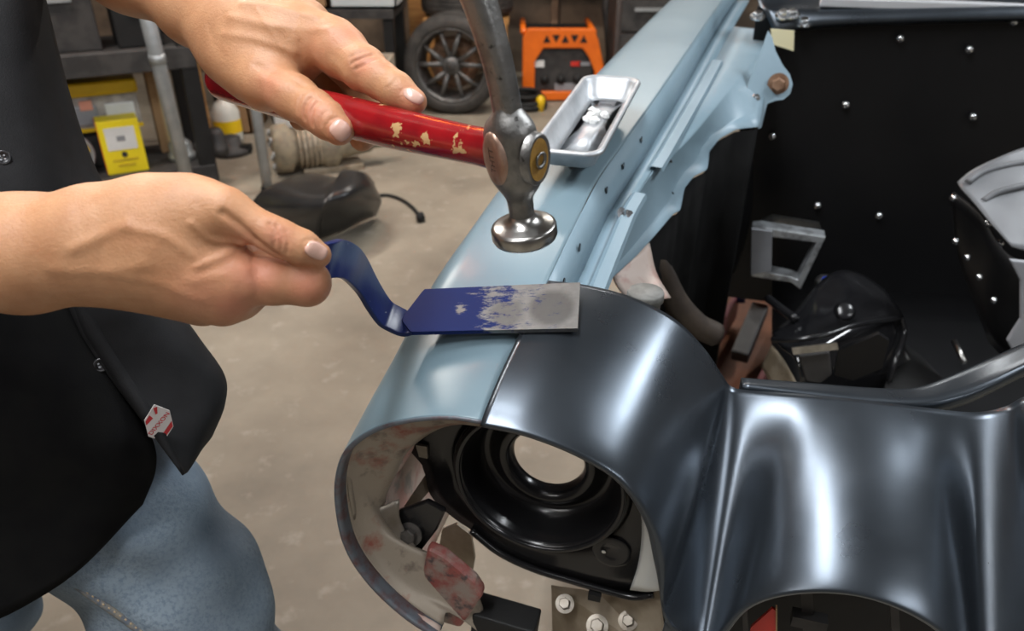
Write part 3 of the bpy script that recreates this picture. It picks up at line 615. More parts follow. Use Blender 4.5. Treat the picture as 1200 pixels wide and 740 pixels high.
# eye end on the front of the head: wooden end, steel rim and ring wedge
ec = HE - Hg * .0176
V = []; 
def oval(c, rh, rx, n=32): return [c + Hh0 * math.cos(2 * math.pi * k / n) * rh + Hx * math.sin(2 * math.pi * k / n) * rx for k in range(n)]
rings = [oval(ec + Hg * .004, .0165, .0130), oval(ec - Hg * .0006, .0158, .0122), oval(ec - Hg * .0016, .0145, .0108), oval(ec - Hg * .0004, .0130, .0092)]
V = np.vstack(rings); Fc = [(i * 32 + k, i * 32 + (k + 1) % 32, (i + 1) * 32 + (k + 1) % 32, (i + 1) * 32 + k) for i in range(3) for k in range(32)]
eye = mesh('eye_rim', V, Fc, M_steel, ham)
mesh('wooden_end', oval(ec - Hg * .0009, .0132, .0094), [tuple(range(32))], M_gold, handle, False, label='yellowed wooden end with ring wedge')
MB().lathe([(.0046, -.0005), (.0052, -.0018), (.0038, -.0018), (.0034, -.0005)], ec - Hg * .001, Hg, 24).build('ring_wedge', M_steel, handle, True)
# flat rusty cheek on the camera side of the eye
csgn = 1.0 if (Hx @ (C0 - HE)) > 0 else -1.0
ck = HE + Hx * csgn * .0112 + Hg * .005; ca = nrm(Hx * csgn + Hg * .25)
cu = Hh; cw = nrm(np.cross(ca, cu))
rings = []
for s, hh in ((.62, .0026), (.9, .0022), (1.0, .0008), (1.02, -.004)):
    rings.append([ck + ca * hh + cu * math.cos(t) * .0170 * s + cw * math.sin(t) * .0100 * s for t in np.linspace(0, 2 * math.pi, 33)[:-1]])
V = np.vstack(rings + [[ck + ca * .0027]]); Fc = [(i * 32 + k, i * 32 + (k + 1) % 32, (i + 1) * 32 + (k + 1) % 32, (i + 1) * 32 + k) for i in range(3) for k in range(32)] + [(128, (k + 1) % 32, k) for k in range(32)]
cheek = mesh('cheek', V, Fc, M_copper, ham, label='rust-brown stamped cheek')
def text(name, s, size, origin, xd, yd, m, parent, ext=.0002):
    cu_ = bpy.data.curves.new(name, 'FONT'); cu_.body = s; cu_.size = size; cu_.extrude = ext; cu_.align_x = 'CENTER'; cu_.align_y = 'CENTER'
    to = bpy.data.objects.new(name, cu_); COL.objects.link(to); bpy.context.view_layer.update()
    me = bpy.data.meshes.new_from_object(to.evaluated_get(bpy.context.evaluated_depsgraph_get())); bpy.data.objects.remove(to)
    xd = nrm(xd); yd = nrm(np.asarray(yd) - xd * (np.asarray(yd) @ xd)); zd = np.cross(xd, yd)
    V = [np.asarray(origin) + xd * v.co[0] + yd * v.co[1] + zd * v.co[2] for v in me.vertices]
    return mesh(name, V, [tuple(p.vertices) for p in me.polygons], m, parent, False)
text('stamped_letters', 'THTT', .0062, ck + ca * .0026, cu, -cw if (np.cross(cu, -cw) @ ca) > 0 else cw, mat('stamp_dark', (.10, .06, .045), rough=.6, metal=.5), cheek)

# ================================================================== SLAPPER (flat blade with a cranked strap)
bl = [P(680, 331, .676), P(677, 386, .634), P(480, 390, .645), P(470, 374, .655), P(497, 339, .688)]
slap = thing('body_slapper', sum(bl) / 5, 'blue-painted steel slapper blade laid across the fender seam', 'slapper')
bn = nrm(np.cross(bl[1] - bl[0], bl[2] - bl[0])); bn = bn if bn[2] > 0 else -bn
# keep the blade flat: drop every corner to one plane
pl0 = (bl[0] + bl[1] + bl[2] + bl[4]) / 4 + bn * .006; 
def onpl(u, v): 
    d = Dv(u, v); return C0 + d * (((pl0 - C0) @ bn) / (d @ bn))
bl = [onpl(680, 331), onpl(677, 385), onpl(481, 389), onpl(470, 374), onpl(497, 339)]
# blade paint: worn to bare steel towards its free end (a colour attribute along the blade)
nx, ny = 60, 16; V = []
bl_u = bl[0] - bl[4]; 
for i in range(nx + 1):
    s = i / nx
    # lower edge from (470,374) over (481,389) to (677,385); upper edge from (470,374) over (497,339) to (680,331)
    lo_ = np.array([np.interp(s, [0, .06, 1], [bl[3][k], bl[2][k], bl[1][k]]) for k in range(3)])
    hi_ = np.array([np.interp(s, [0, .13, 1], [bl[3][k], bl[4][k], bl[0][k]]) for k in range(3)])
    for j in range(ny + 1): V.append(lo_ + (hi_ - lo_) * (j / ny))
Fc = [(i * (ny + 1) + j, (i + 1) * (ny + 1) + j, (i + 1) * (ny + 1) + j + 1, i * (ny + 1) + j + 1) for i in range(nx) for j in range(ny)]
def worn_blade():
    m = mat('blade_worn_blue', (.016, .028, .15), rough=.3, coat=.3, bump=.03, bscale=200)
    nt = m.node_tree; N = nt.nodes; L = nt.links; b = N['Principled BSDF']
    at = N.new('ShaderNodeAttribute'); at.attribute_name = 'wear'; tc = N.new('ShaderNodeTexCoord')
    mp = N.new('ShaderNodeMapping'); mp.inputs['Scale'].default_value = (.55, 1.3, 1.3); L.new(tc.outputs['Object'], mp.inputs[0])
    ns = N.new('ShaderNodeTexNoise'); ns.inputs['Scale'].default_value = 95; ns.inputs['Detail'].default_value = 8; ns.inputs['Roughness'].default_value = .75; L.new(mp.outputs[0], ns.inputs['Vector'])
    ad = N.new('ShaderNodeMath'); ad.operation = 'ADD'; L.new(at.outputs['Fac'], ad.inputs[0]); L.new(ns.outputs['Fac'], ad.inputs[1])
    r = N.new('ShaderNodeValToRGB'); r.color_ramp.elements[0].position = .90; r.color_ramp.elements[1].position = 1.10; L.new(ad.outputs[0], r.inputs[0])
    at2 = N.new('ShaderNodeAttribute'); at2.attribute_name = 'smudge'
    n2 = N.new('ShaderNodeTexNoise'); n2.inputs['Scale'].default_value = 160; L.new(tc.outputs['Object'], n2.inputs['Vector'])
    rs = N.new('ShaderNodeValToRGB'); rs.color_ramp.elements[0].color = (.17, .168, .16, 1); rs.color_ramp.elements[1].color = (.27, .265, .255, 1); L.new(n2.outputs['Fac'], rs.inputs[0])
    ms = N.new('ShaderNodeMix'); ms.data_type = 'RGBA'; L.new(at2.outputs['Fac'], ms.inputs[0]); L.new(rs.outputs[0], ms.inputs[6]); ms.inputs[7].default_value = (.10, .098, .095, 1)
    mx = N.new('ShaderNodeMix'); mx.data_type = 'RGBA'; L.new(r.outputs[0], mx.inputs[0]); mx.inputs[6].default_value = (.008, .018, .095, 1); L.new(ms.outputs[2], mx.inputs[7])
    L.new(mx.outputs[2], b.inputs['Base Color'])
    mm = N.new('ShaderNodeMath'); mm.operation = 'MULTIPLY'; mm.inputs[1].default_value = .85; L.new(r.outputs[0], mm.inputs[0]); L.new(mm.outputs[0], b.inputs['Metallic'])
    b.inputs['Roughness'].default_value = .46; b.inputs['Coat Weight'].default_value = 0; b.inputs['Specular IOR Level'].default_value = .12
    return m
blade = mesh('blade', V, Fc, worn_blade(), slap, False, thick=.004)
me = blade.data; wear = []; smu = []
for i in range(nx + 1):
    for j in range(ny + 1):
        s, t = i / nx, j / ny
        w = .16 + .31 * np.clip((s - .30) / .22, 0, 1) + .10 * np.clip((s - .55) / .3, 0, 1) + .3 * np.clip((s - .90) / .05, 0, 1) + (.36 * math.exp(-((s - .33) / .045) ** 2 - ((t - .5) / .2) ** 2))
        r1 = math.hypot((s - .85) / .14, (t - .45) / .42)
        r2_ = math.hypot((s - .60) / .12, (t - .35) / .40); smu.append(max(float(np.clip((1.05 - r1) / .3, 0, 1)) * .8, float(np.clip((1.05 - r2_) / .5, 0, 1)) * .6)); wear.append(float(w))
for nme, vals in (('wear', wear), ('smudge', smu)):
    at = me.attributes.new(nme, 'FLOAT', 'POINT'); at.data.foreach_set('value', vals)
# strap
dj = float((onpl(470, 377) - C0) @ cF)
sp = crom([onpl(486, 373) - bn * .004, onpl(474, 375) - bn * .004, P(462, 374, dj + .001), P(450, 366, dj - .004), P(437, 347, dj - .020), P(424, 324, dj - .045), P(410, 308, .558), P(394, 303, .532), P(378, 309, .507), P(350, 320, .492), P(310, 330, .485), P(262, 338, .48)], 6)
wd = nrm((.22, .92, .28)); V = []; hw, ht = .0135, .0026
prf = []
for cx_, cy_, a0 in ((hw - .0012, ht - .0012, 0), (-hw + .0012, ht - .0012, 90), (-hw + .0012, -ht + .0012, 180), (hw - .0012, -ht + .0012, 270)):
    for k in range(4): prf.append((cx_ + .0012 * math.cos(math.radians(a0 + 30 * k)), cy_ + .0012 * math.sin(math.radians(a0 + 30 * k))))
np_ = len(prf)
for i, q in enumerate(sp):
    t = nrm(sp[min(i + 1, len(sp) - 1)] - sp[max(i - 1, 0)]); w_ = nrm(wd - t * (wd @ t)); n_ = nrm(np.cross(w_, t))
    for (x, y) in prf: V.append(q + w_ * x + n_ * y)
Fc = [(i * np_ + k, i * np_ + (k + 1) % np_, (i + 1) * np_ + (k + 1) % np_, (i + 1) * np_ + k) for i in range(len(sp) - 1) for k in range(np_)] + [tuple(range(np_))[::-1], tuple(len(V) - np_ + k for k in range(np_))]
mesh('strap_handle', V, Fc, M_sblue, slap, True)

# ================================================================== TRAY on the fender
tn_, tf_ = PZ(662, 176, CO[2] + zt(.45) + .040), PZ(718, 90, CO[2] + zt(.72) + .045)
tx = nrm(tf_ - tn_); ty = nrm(CB - tx * (CB @ tx)); tz = nrm(np.cross(ty, tx)); tz = tz if tz[2] > 0 else -tz
TLn = float(np.linalg.norm(tf_ - tn_)) + .012; TW = .082; tc_ = (tn_ + tf_) / 2 - tz * .030
tray = thing('parts_tray', tc_, 'shallow aluminium parts tray resting on top of the fender', 'tray')
def rrect(lx, ly, r, h, n=6):
    out = []
    for cx, cy, a0 in ((lx / 2 - r, ly / 2 - r, 0), (-lx / 2 + r, ly / 2 - r, 90), (-lx / 2 + r, -ly / 2 + r, 180), (lx / 2 - r, -ly / 2 + r, 270)):
        for k in range(n + 1):
            a = math.radians(a0 + 90 * k / n); out.append(tc_ + tx * (cx + r * math.cos(a)) + ty * (cy + r * math.sin(a)) + tz * h)
    return out
lv = [rrect(TLn - .060, TW - .040, .010, .004), rrect(TLn - .040, TW - .026, .014, .007), rrect(TLn - .018, TW - .014, .016, .026), rrect(TLn - .012, TW - .010, .018, .030), rrect(TLn - .002, TW - .002, .020, .030), rrect(TLn, TW, .020, .026)]
n4 = len(lv[0]); V = np.vstack(lv); V = np.vstack([V, [np.mean(lv[0], axis=0)]]); Fc = [(k, (k + 1) % n4, len(V) - 1) for k in range(n4)] + [(i * n4 + k, i * n4 + (k + 1) % n4, (i + 1) * n4 + (k + 1) % n4, (i + 1) * n4 + k) for i in range(5) for k in range(n4)]
mesh('pan', V, Fc, M_alu, tray, True, thick=.0015)
for s in (-.07, .07):
    MB().lathe([(0, -.001), (.016, -.001), (.018, -.002), (.018, -.009), (0, -.009)], tc_ + tx * s, tz, 28).build('magnet_foot', M_blkm, tray, True)
mb = MB()
for k in range(7):
    c = tc_ + tx * random.uniform(.02, .08) + ty * random.uniform(-.013, .013) + tz * .007
    mb.lathe([(0, .007), (.004, .005), (.007, .001), (.006, 0)], c, tz + np.random.uniform(-.4, .4, 3), 7)
mb.build('wax_scraps', M_white, tray)['kind'] = 'stuff'

# ================================================================== PERSON
person = thing('person', (-.42, .60, 0), 'person in black work shirt and faded jeans holding a hammer and a slapper', 'person')
def pr(*q):
    """capsule from photo points: (u, v, depth, radius px) twice, blend k"""
    (u0, v0, d0, r0), (u1, v1, d1, r1), k = q
    return (P(u0, v0, d0), P(u1, v1, d1), r0 * d0 / FPX, r1 * d1 / FPX, k)
def chain(pts, k): return [pr(pts[i], pts[i + 1], k) for i in range(len(pts) - 1)]
# right hand: pinches the strap between thumb and bent forefinger
RH = [(.010, [pr((-260, 250, .50, 62), (-90, 288, .475, 64), .02), pr((-90, 288, .475, 64), (30, 296, .462, 55), .02), pr((-90, 300, .48, 58), (30, 300, .47, 54), .02),
              pr((30, 292, .462, 52), (115, 272, .455, 44), .02), pr((30, 304, .465, 50), (115, 296, .46, 44), .02), pr((30, 296, .480, 50), (115, 286, .475, 42), .02),
              pr((115, 266, .455, 42), (200, 262, .452, 44), .02), pr((115, 290, .458, 46), (275, 325, .452, 32), .02), pr((115, 298, .465, 44), (262, 348, .462, 31), .02),
              pr((115, 298, .478, 42), (238, 352, .482, 28), .02), pr((115, 296, .488, 38), (212, 344, .50, 26), .02), pr((180, 250, .452, 42), (238, 248, .447, 37), .02),
              pr((230, 285, .453, 36), (258, 300, .455, 26), .012), pr((200, 290, .454, 50), (228, 315, .457, 42), .016)]),
      (.006, [pr((262, 290, .462, 26), (300, 302, .468, 17), .01), pr((300, 302, .468, 17), (352, 314, .474, 13), .008)]),
      (.008, chain([(225, 246, .446, 38), (264, 248, .440, 26), (318, 274, .442, 20.5)], .008) + chain([(318, 274, .442, 20.5), (332, 281, .444, 21), (354, 290, .447, 20), (373, 299, .452, 15.5)], .004)),
      (.005, chain([(270, 326, .454, 29), (318, 330, .458, 25), (360, 332, .463, 25.5)], .008) + chain([(360, 332, .463, 25.5), (366, 334, .485, 19)], .006) + chain([(362, 338, .487, 17.5), (330, 330, .505, 16)], .003)),
      (.005, chain([(262, 351, .464, 30), (280, 348, .474, 26), (315, 332, .498, 20)], .005) + chain([(315, 332, .498, 20), (318, 330, .515, 18), (290, 325, .53, 16)], .004)),
      (.004, chain([(238, 352, .484, 28), (270, 342, .505, 22), (300, 335, .52, 19)], .006) + chain([(300, 335, .52, 19), (300, 332, .54, 16), (275, 328, .55, 15)], .004)),
      (.004, chain([(212, 345, .50, 26), (255, 348, .53, 19), (280, 346, .54, 17)], .006) + chain([(280, 346, .54, 17), (276, 340, .555, 15), (250, 335, .56, 14)], .004))]
# left hand: forefinger along the handle, thumb against its side
LH = [(.010, [pr((-150, -250, .74, 62), (20, -110, .68, 60), .02), pr((20, -110, .68, 60), (150, -40, .63, 48), .02), pr((150, -40, .63, 46), (232, 6, .598, 38), .02), pr((150, -48, .645, 44), (240, -8, .612, 38), .02),
              pr((228, 12, .598, 38), (300, 50, .572, 36), .02), pr((240, 0, .600, 38), (372, 44, .556, 29), .02), pr((240, -6, .615, 38), (356, 30, .585, 30), .02), pr((240, -8, .628, 36), (335, 22, .605, 28), .02),
              pr((280, 40, .578, 40), (330, 52, .562, 38), .02), pr((262, 52, .585, 30), (300, 78, .572, 36), .018), pr((276, 68, .582, 30), (312, 98, .560, 30), .016), pr((300, 62, .57, 32), (345, 72, .562, 26), .014)]),
      (.009, chain([(272, 62, .578, 30), (312, 96, .552, 27), (345, 114, .536, 24.5), (368, 129, .526, 23.5)], .008) + chain([(368, 129, .526, 23.5), (384, 141, .521, 22), (397, 152, .517, 18.5)], .004)),
      (.006, [pr((394, 50, .550, 28), (400, 56, .546, 27), .008)] + chain([(378, 50, .553, 31), (402, 63, .542, 27), (427, 81, .528, 26)], .007) + chain([(427, 81, .528, 26), (446, 94, .518, 21.5), (464, 106, .512, 21), (485, 119, .506, 15.5)], .004)),
      (.005, chain([(360, 34, .580, 30), (402, 70, .585, 24), (424, 100, .588, 21)], .006) + chain([(424, 100, .588, 21), (438, 132, .578, 18), (436, 152, .562, 16.5), (424, 163, .546, 14.5)], .004)),
      (.004, chain([(340, 28, .600, 28), (385, 75, .612, 22), (398, 105, .612, 20)], .006) + chain([(398, 105, .612, 20), (404, 134, .600, 17), (398, 146, .582, 16), (384, 150, .57, 14)], .004)),
      (.004, chain([(320, 24, .615, 26), (358, 75, .63, 19), (366, 100, .63, 18)], .006) + chain([(366, 100, .63, 18), (372, 126, .618, 15), (366, 136, .604, 14), (352, 140, .594, 13)], .004))]
def build_arm(groups, lo, hi, h, ridges, tints):
    f = sdf_groups(groups); V, Fc = nets(f, lo, hi, h); V = relax(V, Fc, 2)
    Nn = grad(f, V); off = np.zeros(len(V)); tn = np.zeros(len(V))
    for pts, amp, wid in ridges:
        q = [march(f, *p_) for p_ in pts]; q = [x for x in q if x is not None]
        if len(q) < 2: continue
        q = crom(q, 4) if len(q) > 2 else q
        dd = seg_d(V, q); off += amp * np.exp(-(dd / wid) ** 2)
    for (u, v), rad, s in tints:
        q = march(f, u, v)
        if q is not None: tn = np.maximum(tn, s * np.exp(-(np.linalg.norm(V - q, axis=1) / rad) ** 2))
    return f, V + Nn * off[:, None], Fc, np.clip(tn, 0, 1)
mmv = .001
R_rid = [([(316, 262), (322, 276), (321, 290)], -1.4 * mmv, .0011), ([(324, 264), (330, 279), (328, 294)], -1.4 * mmv, .0010), ([(334, 270), (338, 283), (335, 297)], -1.0 * mmv, .0010), ([(354, 288), (358, 298), (372, 308)], -.7 * mmv, .0009), ([(356, 284), (364, 280), (376, 284)], -.6 * mmv, .0009),
         ([(262, 250), (280, 264), (292, 276), (306, 288), (325, 300)], -2.2 * mmv, .0024), ([(298, 282), (300, 294), (296, 306)], -.6 * mmv, .0018), ([(232, 238), (250, 262), (262, 285)], -.5 * mmv, .003),
         ([(225, 262), (250, 282), (284, 284)], 1.3 * mmv, .0022), ([(284, 284), (262, 300), (232, 312)], 1.1 * mmv, .0025), ([(150, 268), (190, 276), (226, 300)], .9 * mmv, .003),
         ([(85, 292), (120, 276), (150, 262)], 1.2 * mmv, .004), ([(60, 316), (110, 318), (170, 312)], .8 * mmv, .004), ([(130, 322), (180, 330), (235, 352)], .6 * mmv, .0035), ([(225, 330), (262, 322)], .5 * mmv, .003),
         ([(286, 312), (294, 330), (292, 346)], .5 * mmv, .004), ([(298, 322), (306, 342), (318, 352)], -.9 * mmv, .003),
         ([(115, 250), (122, 280), (118, 310)], -.3 * mmv, .004), ([(90, 240), (98, 270), (95, 300)], -.25 * mmv, .003)]
R_tin = [((300, 318), .018, .7), ((360, 335), .014, .65), ((275, 360), .016, .7), ((290, 285), .012, .5), ((325, 278), .010, .55), ((372, 300), .008, .4), ((240, 350), .02, .4)]
fR, VR, FR, tR = build_arm(RH, np.array([-.56, .30, .92]), np.array([-.04, .62, 1.30]), .0014, R_rid, R_tin)
L_rid = [([(364, 114), (356, 126), (357, 140)], -1.5 * mmv, .0011), ([(373, 119), (365, 131), (366, 147)], -1.5 * mmv, .0011), ([(354, 112), (349, 123), (349, 133)], -.9 * mmv, .0011), ([(382, 130), (377, 138), (376, 148)], -.6 * mmv, .0010),
         ([(388, 140), (382, 150), (388, 166)], -.8 * mmv, .0010), ([(388, 140), (398, 138), (408, 144)], -.8 * mmv, .0010), ([(470, 108), (476, 102), (486, 102)], -.6 * mmv, .0009), ([(388, 64), (400, 74), (416, 90)], -.4 * mmv, .003),
         ([(412, 74), (424, 68), (436, 64)], -1.3 * mmv, .0012), ([(416, 81), (428, 75), (441, 69)], -1.1 * mmv, .0012), ([(410, 67), (420, 62), (430, 60)], -.8 * mmv, .0011), ([(452, 104), (460, 98), (466, 92)], -.4 * mmv, .001),
         ([(300, 76), (330, 88), (356, 100)], -1.0 * mmv, .003), ([(305, 92), (318, 96), (326, 104)], .8 * mmv, .004), ([(350, 50), (352, 70), (358, 88)], -.7 * mmv, .0025),
         ([(270, 20), (320, 30), (385, 34)], 1.2 * mmv, .0035), ([(262, 40), (300, 46), (345, 62)], .9 * mmv, .003), ([(285, 4), (330, 10), (370, 20)], 1.0 * mmv, .003), ([(300, 10), (320, 40), (330, 56)], .5 * mmv, .0018), ([(244, 30), (252, 50), (262, 66)], -.3 * mmv, .003)]
L_tin = [((404, 38), .014, .55), ((428, 74), .012, .55), ((480, 112), .010, .55), ((366, 132), .012, .6), ((395, 152), .009, .6), ((316, 98), .014, .5), ((370, 60), .014, .3)]
fL, VL, FL, tL = build_arm(LH, np.array([-.72, .44, .98]), np.array([-.04, .96, 1.52]), .0014, L_rid, L_tin)
# torso, neck and head carry the arms (under the shirt / above the frame)
BD = [(.04, [((-.55, .60, .84), (-.55, .74, .84), .10, .10, .05), ((-.55, .67, .84), (-.58, .67, 1.08), .11, .12, .06), ((-.58, .62, 1.08), (-.60, .60, 1.28), .09, .09, .06), ((-.58, .74, 1.08), (-.60, .78, 1.30), .09, .09, .06),
             ((-.60, .68, 1.32), (-.56, .68, 1.50), .06, .055, .04), ((-.60, .56, 1.32), (-.62, .50, 1.30), .065, .06, .04), ((-.60, .80, 1.34), (-.62, .86, 1.34), .065, .06, .04)]),
      (.02, [((-.62, .50, 1.30), tuple(P(-260, 250, .50)), .056, .040, .02)]), (.02, [((-.62, .86, 1.34), tuple(P(-150, -250, .74)), .056, .046, .02)]),
      (.02, [((-.54, .68, 1.59), (-.55, .68, 1.65), .080, .090, .03), ((-.49, .68, 1.55), (-.50, .68, 1.61), .058, .066, .03), ((-.435, .68, 1.585), (-.448, .68, 1.615), .009, .011, .012), ((-.55, .595, 1.60), (-.555, .595, 1.625), .010, .012, .008), ((-.55, .765, 1.60), (-.555, .765, 1.625), .010, .012, .008)])]
fB = sdf_groups(BD); VB, FB = nets(fB, (-.86, .28, .68), (-.30, 1.02, 1.80), .009)
allV = np.vstack([VR, VL, VB]); allF = np.vstack([FR, FL + len(VR), FB + len(VR) + len(VL)])
body = mesh('body', allV, allF, M_skin, person)
at = body.data.attributes.new('tint', 'FLOAT', 'POINT'); at.data.foreach_set('value', np.r_[tR, tL, np.zeros(len(VB))].astype(float))
def nail(f, outline_c, ax_u, wpx, lpx, name='nail', lift=.0005):
    """nail plate laid on the finger surface: centre pixel, direction (u,v) to the tip, half width and half length in pixels"""
    cx, cy = outline_c; ax = np.array(ax_u, float) / np.linalg.norm(ax_u); pv = np.array([-ax[1], ax[0]]); V = []; n, m = 8, 8
    for i in range(n + 1):
        for j in range(m + 1):
            s = -1 + 2 * i / n; t = -1 + 2 * j / m
            x = s * math.sqrt(max(0, 1 - .42 * t * t)); y = t * math.sqrt(max(0, 1 - .42 * s * s))
            q = march(f, cx + ax[0] * x * lpx + pv[0] * y * wpx, cy + ax[1] * x * lpx + pv[1] * y * wpx)
            if q is None: q = V[-1] if V else P(cx, cy, .5)
            V.append(q)
    V = np.array(V); g = grad(f, V); ed = np.array([max(abs(-1 + 2 * (k // (m + 1)) / n), abs(-1 + 2 * (k % (m + 1)) / m)) for k in range(len(V))])
    V = V + g * (lift * np.where(ed > .99, -.6, 1.0))[:, None]
    Fc = [(i * (m + 1) + j, i * (m + 1) + j + 1, (i + 1) * (m + 1) + j + 1, (i + 1) * (m + 1) + j) for i in range(n) for j in range(m)]
    return mesh(name, V, Fc, M_nail, body, thick=.0006, label='pale finger nail')
nail(fR, (371, 294), (18, 9), 10.5, 14.5); nail(fL, (399, 153), (13, 13), 12.5, 14); nail(fL, (485, 113), (16, 10), 8, 14)

# ---- clothing: near half and hanging far half of the work shirt, jeans
def grid(rows): return [[P(*q) for q in r] for r in rows]
FS = [[(-90, -80, .60), (-10, -80, .62), (22, -80, .66), (32, -80, .72), (0, -80, .80)],
      [(-70, 0, .58), (10, 0, .61), (40, 0, .65), (51, 0, .70), (20, 0, .78)],
      [(-60, 90, .57), (20, 95, .60), (60, 100, .64), (76, 100, .68), (40, 100, .76)],
      [(-40, 180, .57), (45, 195, .60), (92, 200, .64), (110, 198, .68), (80, 200, .76)],
      [(20, 270, .58), (80, 275, .605), (130, 275, .64), (152, 275, .68), (120, 275, .76)],
      [(72, 345, .595), (130, 345, .61), (175, 345, .645), (196, 348, .68), (160, 350, .75)],
      [(97, 396, .605), (155, 396, .622), (212, 398, .65), (232, 398, .69), (196, 398, .75)],
      [(130, 445, .615), (185, 442, .635), (240, 440, .66), (261, 440, .70), (225, 438, .75)],
      [(168, 496, .62), (205, 492, .64), (248, 480, .665), (261, 472, .70), (232, 470, .75)],
      [(214, 558, .625), (220, 552, .64), (234, 528, .665), (248, 505, .70), (225, 495, .75)]]
V, Fc = patch(grid(FS), 8, 8)
def ruffle(V, amp=.003, s=26):
    V = np.array(V); n = np.sin(V[:, 0] * s + 2 * np.sin(V[:, 2] * s * .7)) * np.sin(V[:, 1] * s * .8 + V[:, 2] * s * .9 + 1); return V + (n * amp)[:, None] * nrm((.6, -.7, .3))
shirt = mesh('shirt', ruffle(V, .0022), Fc, M_shirt, person, thick=.0016, label='black work shirt hanging open')
NS = [[(-420, -80, .58), (-250, -80, .52), (-100, -80, .56), (-70, -80, .60)], [(-420, 60, .56), (-250, 60, .50), (-90, 70, .55), (-50, 75, .59)], [(-420, 180, .56), (-240, 180, .50), (-80, 180, .55), (-20, 190, .58)],
      [(-400, 280, .58), (-220, 280, .51), (-40, 285, .56), (42, 285, .592)], [(-380, 350, .60), (-200, 350, .52), (-10, 355, .57), (84, 350, .605)], [(-340, 440, .64), (-160, 440, .55), (50, 440, .585), (138, 446, .622)],
      [(-300, 530, .68), (-130, 540, .58), (90, 520, .60), (176, 510, .635)], [(-270, 610, .72), (-100, 630, .62), (90, 590, .625), (182, 548, .645)], [(-240, 700, .76), (-80, 740, .66), (60, 692, .645), (166, 590, .66)]]
V, Fc = patch(grid(NS), 7, 8); mesh('shirt_front', ruffle(V, .002), Fc, M_shirt2, person, thick=.002, label='deep black near side of the shirt')
# rear of the shirt closes the torso
V, Fc = patch(grid([[(-420, -80, .58), (-380, -80, .78), (-200, -80, .95), (0, -80, .80)], [(-420, 180, .56), (-380, 190, .76), (-160, 190, .92), (80, 200, .76)], [(-380, 350, .60), (-340, 360, .80), (-120, 360, .95), (160, 350, .75)], [(-240, 700, .76), (-300, 680, .90), (-60, 640, 1.0), (180, 540, .80)]]), 6, 8)
mesh('shirt_back', V, Fc, M_shirt, person, thick=.002)
for s_, (sh, el, r0, r1) in enumerate((((-.60, .54, 1.33), np.array(P(-260, 250, .50)) * .55 + np.array((-.62, .50, 1.30)) * .45, .085, .075), ((-.60, .82, 1.35), np.array(P(-150, -250, .74)) * .45 + np.array((-.62, .86, 1.34)) * .55, .085, .075))):
    mb = MB(); mb.tube(crom([np.array(sh), (np.array(sh) + el) / 2 + np.array([-.01, 0, -.01]), np.array(el)], 4), [r0, .085, .083, .082, .08, .079, .078, .077, r1], 20, cap=False); mb.build('sleeve', M_shirt, person, True, thick=.0015)
# placket fold, buttons and woven label
pk = crom([P(76, 345, .5955), P(99, 396, .6035), P(131, 445, .6135), P(169, 496, .6185), P(214, 556, .6235)], 6); pk2 = crom([P(98, 342, .600), P(122, 394, .608), P(154, 444, .618), P(184, 490, .624), P(217, 553, .630)], 6)
V, Fc = strip([pk, (pk + pk2) / 2 + nrm((.5, -.8, .2)) * .002, pk2], 0); mesh('placket', V, Fc, M_shirt, shirt, thick=.0012)
def facing(c): return nrm(C0 - c)
def button(u, v, d, n):
    c = P(u, v, d); ob = MB().lathe([(0, .0012), (.0035, .0012), (.0045, .0022), (.0056, .0018), (.0058, 0), (0, -.001)], c, n, 24).build('button', mat('button_black', (.02, .02, .022), rough=.3), shirt, True)
    u_ = nrm(np.cross(n, (0, 0, 1))); w_ = np.cross(n, u_); mb = MB()
    for x in (-1, 1):
        for y in (-1, 1): mb.lathe([(0, .0016), (.0007, .0016), (.0009, .001)], c + (u_ * x + w_ * y) * .0014, n, 8)
    mb.build('button_holes', M_gray, shirt)
bn_ = nrm((.55, -.75, .35))
button(118, 428, .611, bn_); button(3, 185, .583, bn_)
hx = [(-1, .45), (-1, -.45), (0, -1.05), (1, -.45), (1, .45), (0, 1.05)]
lc = P(183, 492, .622); lu = nrm(P(193, 488, .626) - P(173, 496, .618)); lv_ = nrm(P(184, 476, .617) - P(182, 508, .627)); lv_ = nrm(lv_ - lu * (lv_ @ lu)); ln_ = np.cross(lu, lv_); ln_ = ln_ if ln_ @ (C0 - lc) > 0 else -ln_
M_lab = mat('woven_white', (.62, .58, .56), rough=.8); M_labr = mat('woven_red', (.50, .03, .035), rough=.8)
lc = lc + ln_ * .0055
lab = MB().prism([lc + lu * x * .0100 + lv_ * y * .0185 for x, y in hx], ln_ * .0008).build('woven_label', M_lab, person, label='white hexagonal label with red lettering')
dgu = nrm(lu * .78 + lv_ * .62); dgv = nrm(np.cross(ln_, dgu))
text('lettering', 'DIXXON', .0056, lc + ln_ * .0009, dgu, dgv, M_labr, lab)
mbx = MB(); mbx.prism([lc + ln_ * .0008 + lu * x * .0100 + lv_ * y * .0185 for x, y in ((.15, -.85), (.95, -.42), (.95, -.12), (.1, -.60))], ln_ * .0003); mbx.prism([lc + ln_ * .0008 + lu * x * .0100 + lv_ * y * .0185 for x, y in ((-.95, .38), (-.55, .62), (-.35, .40), (-.95, .18))], ln_ * .0003)
mbx.prism([lc + ln_ * .0008 + lu * x * .0100 + lv_ * y * .0185 for x, y in ((-.15, .9), (.15, .9), (.05, .55), (-.1, .55))], ln_ * .0003); mbx.build('label_print', M_labr, lab)
